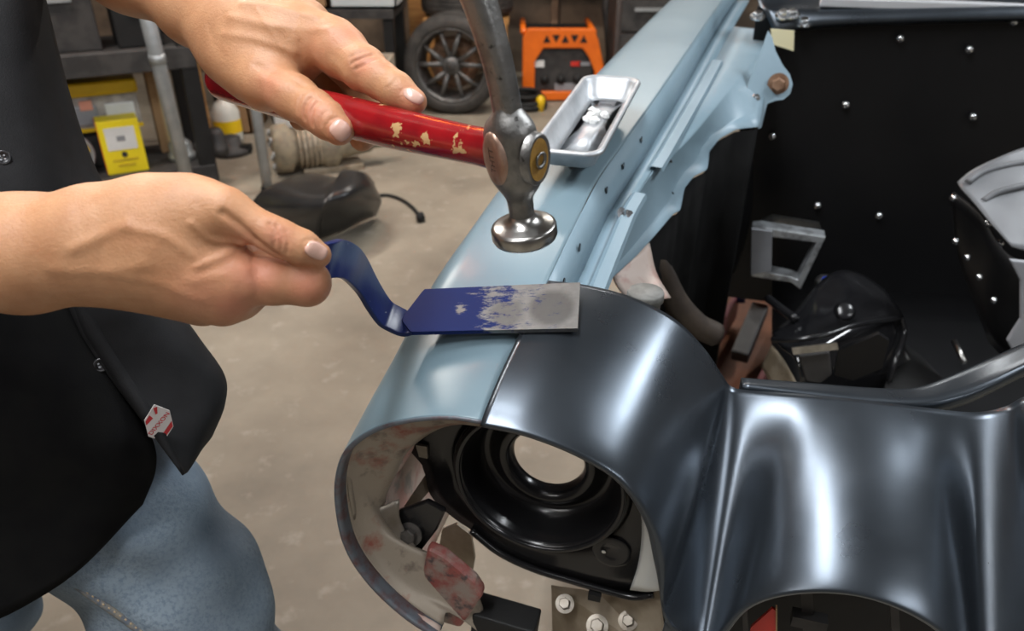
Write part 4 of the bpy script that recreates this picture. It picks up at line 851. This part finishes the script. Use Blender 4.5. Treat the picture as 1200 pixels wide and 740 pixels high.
# jeans
JG = [(.03, [pr((90, 560, .74, 105), (140, 605, .745, 96), .03), pr((140, 605, .745, 94), (216, 700, .775, 84), .03), pr((216, 700, .775, 84), (272, 830, .83, 80), .03), pr((60, 560, .84, 95), (60, 600, .86, 85), .03)]),
      (.02, [pr((272, 830, .83, 80), (300, 1120, 1.02, 62), .03), pr((300, 1120, 1.02, 62), (312, 1380, 1.22, 58), .03)]),
      (.02, [pr((-20, 590, .90, 88), (-80, 860, 1.0, 72), .03), pr((-80, 860, 1.0, 72), (-70, 1180, 1.28, 56), .03)])]
fJ = sdf_groups(JG); VJ, FJ = nets(fJ, (-.82, .30, .06), (-.12, .98, .95), .006)
gJ = grad(fJ, VJ); w = np.sin(VJ @ np.array([26, 10, 55.]) + 2.2 * np.sin(VJ @ np.array([18., 30, 6]))) * .0035 + np.sin(VJ @ np.array([-40., 20, 70]) + 1.3) * .0018
jeans = mesh('jeans', VJ + gJ * w[:, None], FJ, M_denim, person, label='faded blue denim jeans')
sm = [march(fJ, u, v) for u, v in ((72, 676), (95, 690), (120, 708), (146, 726), (170, 745))]; sm = [q for q in sm if q is not None]
mb = MB(); mb.tube(crom([q + facing(q) * .002 for q in sm], 5), .0035, 8); mb.build('side_seam', mat('denim_seam', (.10, .12, .15), (.22, .20, .16), 120, .9), jeans, True)
sm2 = crom([q + facing(q) * .005 for q in sm], 8)
for k in range(0, len(sm2) - 1, 2):
    MB().tube([sm2[k], sm2[k + 1] * .7 + sm2[k] * .3], .0009, 6).build('stitch', M_stitch, jeans, True)
for (x, y) in ((P(312, 1380, 1.22)), (P(-70, 1180, 1.28)))[:0]: pass
for q in (P(312, 1380, 1.22), P(-70, 1180, 1.28)):
    BT = sdf_groups([(.02, [((q[0], q[1], .12), (q[0], q[1], .055), .05, .05, .03), ((q[0], q[1], .055), (q[0] + .17, q[1], .042), .045, .04, .03)])])
    V, Fc = nets(lambda X, BT=BT: np.maximum(BT(X), .004 - X[:, 2]), (q[0] - .1, q[1] - .09, -.01), (q[0] + .28, q[1] + .09, .22), .006); mesh('boot', V, Fc, M_blkm, person)

# ================================================================== WORKSHOP BACKGROUND
# ---- black steel rack behind the mechanic: uprights at two ends, beams and boards; its long side runs away to the right
ra_, rb_ = np.array([-2.62, 2.72, 0]), np.array([-1.36, 3.42, 0]); rx = nrm(rb_ - ra_); ry = np.array([-rx[1], rx[0], 0])
rlen = float(np.linalg.norm(rb_ - ra_)); rdep = .46
rack = thing('storage_rack', ra_, 'black steel storage rack standing behind the mechanic', 'shelf')
AX = (rx, ry, np.array([0, 0, 1.]))
def R(x, y, z): return ra_ + rx * x + ry * y + np.array([0, 0, z])
for x in (.03, rlen - .03):
    for y in (.03, rdep - .03): MB().box(R(x, y, .9), (.07, .06, 1.8), AX).build('upright', M_blkm, rack, bevel=.004)
RS = [.14, .66, 1.20]
for z in RS:
    MB().box(R(rlen / 2, .012, z - .035), (rlen, .03, .09), AX).build('beam', M_dark, rack, bevel=.004)
    MB().box(R(rlen / 2, rdep - .012, z - .035), (rlen, .03, .09), AX).build('beam', M_dark, rack, bevel=.004)
    MB().box(R(rlen / 2, rdep / 2, z), (rlen - .01, rdep, .018), AX).build('board', M_dark, rack)
def onrack(name, x, y, z, size, label, cat, m, group=None):
    t = thing(name, R(x, y, z), label, cat, group); return t
# yellow carton with white label
zs = RS[0] + .0095
def rackx(u, v, y):   # x along the rack of a photo pixel at shelf depth y
    d = Dv(u, v); n = ry; t = ((ra_ + ry * y - C0) @ n) / (d @ n); q = C0 + d * t - ra_; return q @ rx, q[2]
x0, z0 = rackx(125, 196, .05); x1, _ = rackx(172, 185, .05); zt0 = rackx(150, 140, .05)[1]
xc = (x0 + x1) / 2; bw = max(.16, abs(x1 - x0)); bh = max(.18, zt0 - zs)
yb = thing('yellow_carton', R(xc, .13, zs), 'bright yellow carton with a white label on the rack', 'box')
MB().box(R(xc, .115, zs + bh / 2), (bw, .11, bh), AX).build('carton', M_yelbox, yb, bevel=.003)
MB().box(R(xc - bw / 2 - .001, .115, zs + bh / 2), (.002, .108, bh * .97), AX).build('side_panel', mat('orange_red_card', (.80, .12, .01), rough=.5), yb)
MB().box(R(xc, .059, zs + bh * .66), (bw * .72, .002, bh * .42), AX).build('white_label', M_white, yb)
MB().box(R(xc, .0585, zs + bh * .66), (bw * .2, .003, bh * .1), AX).build('print', M_gray, yb)
for k in range(2): MB().box(R(xc, .0585, zs + bh * (.26 - .10 * k)), (bw * (.62 - .2 * k), .002, bh * .03), AX).build('print_line', mat('ochre_print', (.55, .38, .02), rough=.5), yb)
MB().lathe([(0, 0), (.012, 0), (.012, .003)], R(xc, .056, zs + bh * .36), ry, 20).build('print_dot', M_dark, yb)
# organiser case with yellow lid
oc = thing('organiser_case', R(xc - .16, .30, zs), 'clear organiser case with yellow lid behind the yellow carton', 'case')
ow, oh = .46, .145; ox = xc - .12; oz = zs + .17
MB().box(R(ox, .33, zs + .085), (ow * .9, .22, .17), AX).build('lower_bin', M_dark, oc, bevel=.006)
MB().box(R(ox, .33, oz + oh / 2), (ow, .26, oh), AX).build('case_body', mat('clear_plastic', (.30, .28, .26), (.45, .42, .40), 20, .25), oc, bevel=.008)
MB().box(R(ox, .33, oz + oh + .03), (ow + .02, .28, .06), AX).build('lid', M_yellow, oc, bevel=.01)
for k in range(3): MB().box(R(ox - .15 + k * .15, .195, oz + .065), (.12, .012, .085), AX).build('packet', M_white if k != 1 else M_gray, oc, bevel=.006)
MB().box(R(ox + .02, .19, oz + .11), (.05, .01, .04), AX).build('packet', mat('pink_paper', (.65, .28, .20), rough=.6), oc)
MB().box(R(ox, .19, oz + .004), (ow, .01, .016), AX).build('yellow_edge', M_yellow, oc)
# coil with yellow band
cd = thing('wire_coil', R(xc - .19, .09, zs), 'grey wire coil with a yellow band beside the yellow carton', 'coil')
cc = R(xc - .21, .10, zs + .10)
mb = MB()
for r_ in (.09, .075, .06, .045): mb.lathe([(r_ + .008 * math.cos(t), .008 * math.sin(t)) for t in np.linspace(0, 2 * math.pi, 9)[:-1]], cc, ry, 32, closed=True)
mb.build('coil', M_pipe, cd, True)
MB().box(cc - ry * .012, (.16, .008, .04), (nrm(rx + CZ * .4), ry, nrm(CZ - rx * .4))).build('band', M_yellow, cd)
# sheet plate on the case, jars, cardboard and small parts on the shelves
sp_ = MB(); sp_.box(R(ox + .08, .33, oz + oh + .092), (.26, .16, .012), (nrm(rx + CZ * .15), ry, nrm(CZ - rx * .15))); tag(sp_.build('metal_plate', M_pipe, None, base=R(ox + .08, .33, oz + oh + .065), bevel=.003), 'bent grey metal plate lying on the yellow case lid', 'plate')
for k, (x, w_, h_, m, lb, nm, ct) in enumerate([(xc + .24, .12, .09, M_pipe, 'dull metal pipe fitting beside the yellow carton', 'pipe_fitting', 'fitting'), (xc + .40, .10, .12, M_dark, 'black can at the end of the lower rack shelf', 'can', 'can')]):
    MBk = MB().lathe([(0, 0), (w_ / 2, 0), (w_ / 2, h_ * .3), (w_ * .42, h_ * .35), (w_ * .42, h_ * .8), (w_ * .3, h_), (0, h_)], R(x, .16, zs), CZ, 24); tag(MBk.build(nm, m, None, True, base=R(x, .16, zs)), lb, ct)
zs1 = RS[1] + .0095
for k, (x, y, w_, d_, h_, m, nm, lb, ct) in enumerate([(.42, .20, .26, .28, .28, M_dark, 'parts_crate', 'tall dark parts crate on the upper rack shelf', 'crate'), (.72, .2, .22, .26, .22, M_card, 'carton', 'brown carton between dark crates on the rack', 'box'), (.98, .22, .24, .30, .34, M_dark, 'tool_box', 'scuffed dark tool box at the upright of the rack', 'box'), (1.25, .2, .18, .26, .26, M_blkm, 'battery_case', 'black battery case at the right end of the rack shelf', 'box')]):
    t = thing(nm, R(x, y, zs1), lb, ct); MB().box(R(x, y, zs1 + h_ / 2), (w_, d_, h_), AX).build('box', m, t, bevel=.006); MB().box(R(x, y, zs1 + h_ * .9), (w_ + .02, d_ + .02, h_ * .12), AX).build('lid', m, t, bevel=.004); MB().box(R(x, y - d_ / 2 - .008, zs1 + h_ * .6), (w_ * .4, .016, .025), AX).build('handle', M_pipe if k != 1 else M_card, t)
zs0 = zs
for (x, w_, h_, m, nm, lb, ct) in [(1.30, .10, .40, M_card, 'carton', 'tan carton beside the rack upright on the lower shelf', 'box')]:
    t = thing(nm, R(x, .34, zs0), lb, ct); MB().box(R(x, .34, zs0 + h_ / 2), (w_, .09, h_), AX).build('box', m, t, bevel=.003); MB().box(R(x, .293, zs0 + h_ / 2), (.03, .004, h_), AX).build('tape', mat('tape', (.45, .33, .18), rough=.4), t)
# ---- leaning pipes
def pole(name, p0, p1, r, m, label):
    p0 = np.array(p0); t = thing(name, p0, label, 'pole'); MB().tube([p0, p1], r, 14).build('tube', m, t, True); MB().tube([p0, p0 + (p1 - p0) * .03], r * 1.25, 14).build('foot', M_blkm, t, True)
    e = p0 + (p1 - p0) * .55; MB().tube([e, e + (p1 - p0) * .03], r * 1.12, 14).build('collar', m, t, True)
q0 = PZ(229, 250, 0.0); q1 = PY(165, -10, q0[1] - .12); pole('support_pole', q0, q1 + (q1 - q0) * .3, .028, M_pipe, 'thick grey metal pole leaning against the rack')
q0 = PZ(314, 224, 0.0); q1 = PY(297, 110, q0[1] + .02); pole('jack_stand_pole', q0, q1 + (q1 - q0) * .7, .024, M_pipe, 'slim grey pole standing on the floor by the bench')
# ---- bench with bin behind
bq = PY(395, 60, 5.2); bz = .62
bq[0] = -1.32
bench = thing('work_bench', (bq[0], 5.2, 0), 'dark work bench with open shelf under the white bin', 'bench')
MB().box((bq[0], 5.25, bz - .03), (1.2, .6, .05)).build('top', M_dark, bench)
for x in (-.56, .56):
    for y in (5.0, 5.5): MB().box((bq[0] + x, y, bz / 2 - .03), (.06, .06, bz - .06)).build('leg', M_blkm, bench)
MB().box((bq[0], 5.5, 1.05), (1.2, .03, .06)).build('back_rail', M_blkm, bench)
def bin_box(name, u0, u1, vb, h, y, z, m, label, cat, dep=.3, m2=None):
    a, b = PY(u0, vb, y), PY(u1, vb, y); x = (a[0] + b[0]) / 2; w_ = b[0] - a[0]
    t = thing(name, (x, y, z), label, cat); w2 = w_ / 2; th_ = .012
    MB().box((x, y, z + th_ / 2), (w_, dep, th_)).build('base', m, t)
    for sx in (-1, 1): MB().box((x + sx * (w2 - th_ / 2), y, z + h / 2), (th_, dep, h)).build('side', m, t)
    MB().box((x, y - dep / 2 + th_ / 2, z + h * (.5 if m2 is None else .3)), (w_, th_, h * (1 if m2 is None else .6))).build('front', m2 or m, t); MB().box((x, y + dep / 2 - th_ / 2, z + h / 2), (w_, th_, h)).build('rear', m, t)
    return t
bin_box('storage_bin', 398, 472, 60, .34, 5.15, bz, M_white, 'open white storage bin on the work bench', 'bin', m2=mat('pale_grey', (.50, .55, .56), rough=.5))
bin_box('carton', 352, 396, 60, .24, 5.15, bz, M_card, 'open brown carton beside the white bin', 'box')
bin_box('carton', 268, 300, 120, .40, 4.6, 0, M_card, 'tan carton standing on the floor behind the hammer grip', 'box')
bin_box('carton', 430, 462, 120, .38, 4.72, 0.0, mat('pale_card', (.48, .42, .34), (.40, .33, .25), 6, .8), 'pale carton on the floor under the white bin', 'box')
bin_box('storage_bin', 325, 352, 120, .30, 4.7, 0, M_white, 'small white bin on the floor by the slim pole', 'bin')
t = thing('plastic_jug', PZ(270, 166, 0), 'translucent jug with yellow label standing by the tan carton', 'jug'); jq = PZ(270, 166, 0)
MB().lathe([(0, 0), (.07, 0), (.075, .02), (.075, .17), (.05, .22), (.022, .24), (.022, .28), (0, .28)], jq, CZ, 24).build('jug', mat('cloudy_plastic', (.6, .6, .55), rough=.3), t, True); MB().lathe([(.0765, .06), (.0765, .13)], jq, CZ, 24).build('jug_label', M_yellow, t, True)
# planks against the wall
for (u, w_, m, lb) in ((493, .14, M_wood, 'orange-brown wooden plank leaning by the tyre'), (218, .10, M_wood, 'narrow wooden plank beside the rack upright'), (203, .05, M_white, 'white board strip beside the narrow plank')):
    y = 5.9 if u > 400 else (4.2 if u > 210 else 4.3); q = PY(u, 60, y); tag(MB().box((q[0], y, .75), (w_, .04, 1.5)).build('plank', m, None, base=(q[0], y, 0), bevel=.004), lb, 'plank')
# wall shelving and clutter on the right
ws = thing('shelving_unit', (PY(700, 0, 6.0)[0], 6.05, .95), 'wooden shelving unit with uprights behind the welder', 'shelf')
wx = ws.location[0]
for z in (.72, 1.0, 1.3): MB().box((wx, 6.05, z), (1.9, .28, .03)).build('board', mat('pale_wood', (.36, .24, .15), (.26, .16, .10), 5, .7), ws)
for x in (-.9, -.3, .3, .9): MB().box((wx + x, 6.17, .75), (.05, .03, 1.5)).build('upright', mat('pale_wood', (.36, .24, .15)), ws)
for k, (u, w_, h_, m, lb, nm, ct) in enumerate(((632, .26, .16, M_card, 'low brown carton on the wall shelf', 'carton', 'box'), (684, .16, .20, mat('tan_card', (.45, .33, .22), rough=.8), 'tan carton on the wall shelf', 'carton', 'box'), (722, .18, .15, M_dark, 'dark case on the wall shelf', 'case', 'case'))):
    q = PY(u, 10, 5.98); t = thing(nm, (q[0], 5.98, 1.015), lb, ct); MB().box((q[0], 5.98, 1.017 + h_ / 2), (w_, .2, h_)).build('box', m, t, bevel=.004); MB().box((q[0], 5.875, 1.015 + h_ * .7), (w_ * .5, .01, .02)).build('tape', M_wood, t)
q = PZ(770, 60, 0); cab = thing('tool_cabinet', PY(775, 45, 5.2) * np.array([1, 1, 0]), 'dark steel tool cabinet beside the far fender', 'cabinet'); cx = cab.location[0]
MB().box((cx, 5.35, .55), (.62, .45, 1.1)).build('body', mat('dark_brown_steel', (.05, .04, .038), (.08, .065, .06), 5, .5), cab, bevel=.006)
for k in range(5):
    dr = MB().box((cx, 5.115, .16 + k * .2), (.56, .02, .18)).build('drawer', M_dark, cab, bevel=.003); MB().box((cx, 5.095, .2 + k * .2), (.4, .02, .02)).build('handle', M_pipe, dr)
# ---- tyre with alloy wheel
def tyre(loc, ax, label, R0=.315, W=.21, rim=True, group=None):
    loc = np.array(loc, float); ax = nrm(ax); t = thing('tyre_wheel', loc - np.array([0, 0, R0 if abs(ax[2]) < .7 else W / 2]), label, 'tyre')
    w2 = W / 2; pf = [(R0 * .72, -w2 * .82), (R0 * .755, -w2 * .95), (R0 * .80, -w2), (R0 * .92, -w2 * .93), (R0 * .985, -w2 * .72), (R0, -w2 * .4), (R0, w2 * .4), (R0 * .985, w2 * .72), (R0 * .92, w2 * .93), (R0 * .80, w2), (R0 * .755, w2 * .95), (R0 * .72, w2 * .82)]
    ty_ = MB().lathe(pf, loc, ax, 64).build('tyre', M_tyre, t, True)
    gr = MB()
    for h_ in (-.45, -.15, .15, .45): gr.lathe([(R0 + .002 * math.cos(q) , w2 * h_ + .005 * math.sin(q)) for q in np.linspace(0, 2 * math.pi, 7)[:-1]], loc, ax, 64, closed=True)
    gr.build('tread_ribs', M_tyre, t, True)
    if rim:
        MB().lathe([(R0 * .73, -w2 * .85), (R0 * .745, -w2 * .92), (R0 * .70, -w2 * .88), (R0 * .66, -w2 * .3), (R0 * .62, w2 * .7), (R0 * .72, w2 * .8)], loc, ax, 64).build('wheel_rim', M_wheel, t, True)
        u_ = np.array([0, 0, 1.]) if abs(ax[2]) < .7 else np.array([1., 0, 0]); u_ = nrm(u_ - ax * (u_ @ ax)); w_ = np.cross(ax, u_); f0 = loc - ax * w2 * .62
        for k in range(5):
            for s in (-1, 1):
                a0 = math.radians(72 * k + s * 5); a1 = math.radians(72 * k + s * 17)
                p0 = f0 + (u_ * math.cos(a0) + w_ * math.sin(a0)) * R0 * .13; p1 = f0 - ax * .005 + (u_ * math.cos(a1) + w_ * math.sin(a1)) * R0 * .68
                MB().tube([p0, (p0 + p1) / 2 - ax * .012, p1], [R0 * .06, R0 * .05, R0 * .045], 8, flat=.8).build('spoke', M_wheel, t, True)
        hubp = MB().lathe([(0, -.03), (R0 * .13, -.028), (R0 * .19, -.01), (R0 * .20, .03), (0, .03)], f0, ax, 32).build('hub', M_wheel, t, True)
        MB().lathe([(0, -.034), (R0 * .10, -.034), (R0 * .11, -.028)], f0, ax, 24).build('centre_cap', M_dark, hubp, True)
        MB().lathe([(R0 * .2, 0), (R0 * .52, 0), (R0 * .52, .02), (R0 * .2, .02)], loc + ax * w2 * .3, ax, 40, closed=True).build('brake_disc', M_rust, t, True)
    return t
tq = PZ(532, 136, 0); ax_ = nrm((.10, .99, .0))
tyre((tq[0], tq[1] + .12, .30), ax_, 'upright car tyre on a five-spoke alloy wheel', .30, .23)
tyre((PY(548, 12, 5.55)[0], 5.55, .617), (0, 0, 1), 'bare tyre lying flat on a wooden stand behind the alloy wheel', .31, .2, False)
st = thing('wooden_stand', (PY(548, 12, 5.55)[0], 5.55, 0), 'low wooden stand carrying the flat tyre', 'stand'); sx = st.location[0]
MB().box((sx, 5.55, .50), (.56, .5, .03)).build('top', M_wood, st)
for x in (-.24, .24):
    for y in (-.22, .22): MB().box((sx + x, 5.55 + y, .243), (.06, .06, .485)).build('leg', M_wood, st)
# ---- orange and black welder
wq = PZ(660, 118, 0); wy = wq[1]; a, b = PY(612, 115, wy), PY(706, 115, wy); wc = (a[0] + b[0]) / 2; ww = b[0] - a[0]; wh = float(PY(660, 33, wy)[2])
wd_ = thing('welding_machine', (wc, wy, 0), 'orange and black welding machine on the floor', 'welder')
X = lambda s: wc + s * ww / 2
MB().box((wc - ww * .04, wy + .27, wh * .48), (ww * .86, .46, wh * .86)).build('body', M_blkm, wd_, bevel=.015)
MB().box((wc, wy + .02, wh * .44), (ww * .74, .03, wh * .62)).build('face_plate', M_dark, wd_, bevel=.008)
def obar(name, pts, r): return MB().tube(pts, r, 10).build(name, M_orange, wd_, True)
yf = wy - .0
fo = [(-1, .02), (-1, .88), (-.88, 1), (.70, 1), (.82, .84), (1, .45), (1, .06), (.95, .02)]; fi = [(-.70, .14), (-.70, .56), (-.50, .74), (.44, .74), (.60, .62), (.76, .42), (.76, .17), (.72, .14)]
n8 = 8; V = [(X(a), yf - .03, b * wh) for a, b in fo] + [(X(a), yf - .03, b * wh) for a, b in fi]; V += [(a, b + .06, c) for a, b, c in V]; Fc = []
for k in range(n8):
    l = (k + 1) % n8; Fc += [(k, l, n8 + l, n8 + k), (2 * n8 + k, 3 * n8 + k, 3 * n8 + l, 2 * n8 + l), (k, 2 * n8 + k, 2 * n8 + l, l), (n8 + k, n8 + l, 3 * n8 + l, 3 * n8 + k)]
mesh('front_frame', V, Fc, M_orange, wd_, False, bevel=.008)
for k in range(5):
    c_ = -.42 + k * .22; up_ = 1 if k % 2 == 0 else -1; zc_ = .87
    MB().prism([(X(c_ - .09), yf - .034, (zc_ - .05 * up_) * wh), (X(c_ + .09), yf - .034, (zc_ - .05 * up_) * wh), (X(c_), yf - .034, (zc_ + .05 * up_) * wh)], (0, .006, 0)).build('vent_dark_triangle', M_blkm, wd_)  # solid black triangles painted as the dark inside of open vents
for s in (-.98, .7): obar('top_rail', [(X(s), yf, .95 * wh), (X(s), yf + .5, .95 * wh)], .02)
MB().box((X(-.62), wy - .002, wh * .52), (ww * .15, .012, wh * .09)).build('badge', M_white, wd_); MB().box((X(.30), wy - .002, wh * .52), (ww * .12, .012, wh * .06)).build('badge', M_redp, wd_); MB().box((X(.52), wy - .002, wh * .52), (ww * .14, .012, wh * .05)).build('badge', M_gray, wd_)
for k in range(3): MB().lathe([(0, -.02), (.028, -.018), (.03, 0)], (X(-.45 + k * .4), wy, wh * .30), (0, 1, 0), 20).build('socket', M_blkm, wd_, True)
MB().box((X(.1), wy - .0, wh * .20), (ww * .3, .014, wh * .10)).build('panel', M_gray, wd_)
for k in range(4): MB().lathe([(0, 0), (.05, 0), (.05, .04), (0, .04)], (X(-.7 + 1.4 * (k % 2)), wy + .08 + .3 * (k // 2), .05), (1, 0, 0), 20).build('wheel', M_tyre, wd_)
# cable heap and dark bag by the welder
cb = thing('cable_coil', PZ(612, 128, 0), 'black cable coil on the floor in front of the welder', 'cable'); c0_ = PZ(615, 126, 0)
mb = MB()
for k in range(5): mb.lathe([(.14 - .012 * k + .014 * math.cos(q), .03 + .02 * k + .014 * math.sin(q)) for q in np.linspace(0, 2 * math.pi, 9)[:-1]], c0_ + np.array([random.uniform(-.02, .02), random.uniform(-.02, .02), -.016]), nrm((random.uniform(-.1, .1), random.uniform(-.1, .1), 1)), 32, closed=True)
mb.build('cable', M_blkm, cb, True); MB().lathe([(0, 0), (.02, 0), (.03, .08), (.012, .1), (0, .1)], c0_ + np.array([.1, -.1, .0]), CZ, 14).build('plug', M_yellow, cb, True)
q = PZ(716, 100, 0) ; bg = thing('hose_bundle', q, 'dark hose bundle leaning beside the welder', 'hose')
for k in range(4):
    mb = MB(); mb.tube(crom([q + np.array([k * .04, .05 * k, .02]), q + np.array([-.03 + k * .04, .04, .32]), q + np.array([-.06 + k * .05, .06, .55]), q + np.array([-.0 + k * .05, .10, .64])], 6), .03, 10); mb.build('hose', M_dark, bg, True)
# ---- on the floor: lamp shroud, cable, gearbox
sq = PZ(380, 262, 0)
shr = thing('lamp_shroud', sq, 'black curved plastic lamp shroud lying on the floor', 'shroud')
def fl_(u, v, z): return PZ(u, v, z)
M_shr = mat('shroud_black', (.014, .014, .015), (.022, .022, .022), 8, .30)
SG = [[(292, 256, .02), (296, 240, .10), (312, 222, .17), (352, 206, .17), (364, 204, .14)], [(318, 268, .02), (320, 248, .13), (336, 228, .20), (372, 209, .20), (386, 208, .17)], [(350, 277, .02), (350, 254, .15), (362, 234, .22), (390, 212, .22), (402, 210, .19)], [(374, 281, .02), (376, 255, .16), (386, 235, .235), (400, 208, .25), (406, 204, .22)]]
V, Fc = patch([[fl_(*q) for q in r] for r in SG], 5, 5); mesh('shell', V, Fc, M_shr, shr, thick=.006)
SG = [[(372, 279, .015), (374, 252, .17), (384, 232, .25), (398, 205, .27), (404, 200, .25)], [(398, 271, .015), (403, 246, .17), (412, 226, .25), (416, 204, .27), (420, 202, .25)], [(420, 260, .015), (430, 240, .15), (434, 222, .21), (428, 208, .24), (430, 206, .22)], [(440, 252, .015), (444, 242, .08), (445, 234, .12), (438, 218, .16), (438, 216, .14)]]
V, Fc = patch([[fl_(*q) for q in r] for r in SG], 5, 5); mesh('hood', V, Fc, M_shr, shr, thick=.006)
MB().lathe([(.0, -.02), (.05, -.02), (.06, 0), (.075, .0), (.08, -.03)], fl_(345, 268, .06), nrm((.1, -1, .15)), 28).build('lamp_socket', M_blkm, shr, True)
MB().prism([fl_(u, v, z) for u, v, z in ((366, 250, .10), (382, 246, .10), (386, 272, .02), (370, 276, .02))], (0, .02, .0)).build('end_lining', M_rust, shr)
cq = [fl_(438, 230, .01), fl_(455, 229, .008), fl_(472, 235, .008), fl_(486, 246, .008), fl_(493, 258, .008)]
cbl = thing('sensor_cable', cq[-1], 'thin black cable with a plug trailing from the shroud', 'cable'); MB().tube(crom(cq, 6), .008, 8).build('cable', M_blkm, cbl, True); MB().lathe([(0, 0), (.018, 0), (.02, .02), (.012, .04), (0, .04)], cq[-1] - np.array([0, 0, .006]), CZ, 14).build('plug', M_blkm, cbl, True)
gq = PZ(385, 205, 0)
gb = thing('gearbox', gq, 'tan cast gearbox housing on the floor by the slim pole', 'gearbox')
gx = nrm((.9, .35, 0)); gcn = gq + np.array([0, .1, .13])
MB().lathe([(0, -.28), (.10, -.28), (.12, -.26), (.12, -.20), (.09, -.18), (.10, -.05), (.12, -.03), (.12, .02), (.08, .05), (.06, .20), (.045, .22), (.045, .30), (0, .30)], gcn, gx, 28).build('housing', mat('cast_tan', (.30, .25, .17), (.18, .15, .11), 18, .6, bump=.3), gb, True)
for k in range(8):
    a = 2 * math.pi * k / 8; MB().lathe([(0, 0), (.012, 0), (.012, .02), (0, .02)], gcn - gx * .29 + (np.array([0, 0, 1.]) * math.cos(a) + np.cross(gx, (0, 0, 1)) * math.sin(a)) * .09, gx, 6).build('bolt', M_pipe, gb)
for k in range(5): MB().lathe([(.095, 0), (.108, 0), (.108, .01), (.095, .01)], gcn - gx * (.16 - .025 * k), gx, 28, closed=True).build('rib', M_tan, gb)
MB().box(gcn + np.array([0, 0, .13]) + gx * .02, (.10, .08, .06), (gx, np.cross((0, 0, 1), gx), np.array([0, 0, 1.]))).build('cover', M_pipe, gb, bevel=.006)
MB().box(gcn - np.array([0, 0, .115]), (.30, .14, .03), (gx, np.cross((0, 0, 1), gx), np.array([0, 0, 1.]))).build('sump', M_tan, gb, bevel=.004)
# scattered dark parts near the rack foot
for k, (u, v, s) in enumerate(((272, 180, .10), (330, 168, .07), (345, 190, .06))):
    q = PZ(u, v, 0); t = thing('scrap_part', q, ['dark scrap casting near the rack foot', 'small black flange beside the slim pole', 'black knuckle part in front of the gearbox', 'dark scrap bracket against the tan carton'][k], 'scrap')
    MB().lathe([(0, 0), (s, 0), (s * 1.05, s * .3), (s * .6, s * .4), (s * .55, s * .9), (s * .3, s), (0, s)], q, CZ, 16).build('casting', M_dark, t, True); MB().box(q + np.array([s * .5, 0, s * .3]), (s * 1.2, s * .5, s * .4)).build('arm', M_blkm, t, bevel=.005)
# ---- red floor jack and brown mat seen through the engine bay
jm = [PZ(770, 470, .0), PZ(770, 345, .0), PZ(930, 330, .0), PZ(960, 470, .0)]
tag(MB().prism([q + np.array([0, 0, .002]) for q in jm], (0, 0, .010)).build('floor_mat', mat('rust_brown_mat', (.11, .038, .014), (.06, .022, .01), 5, .7), None, base=PZ(860, 400, 0)), 'rust-brown mat on the floor under the engine bay', 'mat')
jc = PZ(868, 432, 0.013); jk = thing('floor_jack', jc, 'dark red floor jack with blue handle under the car', 'jack')
jx = nrm(PZ(880, 380, 0) - PZ(835, 460, 0)); jy = np.array([-jx[1], jx[0], 0]); JX = (jx, jy, np.array([0, 0, 1.]))
for s in (-1, 1): MB().box(jc + jy * s * .09 + CZ * .07, (.50, .02, .09), JX).build('side_plate', mat('jack_red', (.13, .025, .03), (.08, .025, .03), 12, .45), jk, bevel=.006)
MB().box(jc + CZ * .10 + jx * .05, (.22, .05, .04), (nrm(jx + CZ * .3), jy, nrm(CZ - jx * .3))).build('lift_arm', M_dark, jk, bevel=.006)
MB().lathe([(0, 0), (.05, 0), (.055, .02), (.03, .025), (0, .025)], jc + CZ * .17 + jx * .17, CZ, 20).build('saddle', M_orange, jk, True)
for s in (-1, 1):
    for e in (-.2, .2): MB().lathe([(0, -.02), (.03, -.02), (.03, .02), (0, .02)], jc + jx * e + jy * s * .115 + CZ * .03, jy, 20).build('wheel', M_tyre, jk)
hp = [jc + jx * .22 + CZ * .10 + jy * .07, jc + jx * .26 + CZ * .25 + jy * .08, jc + jx * .26 + CZ * .27 - jy * .06, jc + jx * .22 + CZ * .10 - jy * .07]
MB().tube(crom(hp, 5), .014, 10).build('handle', mat('dark_blue_grip', (.02, .03, .12), rough=.5), jk, True)
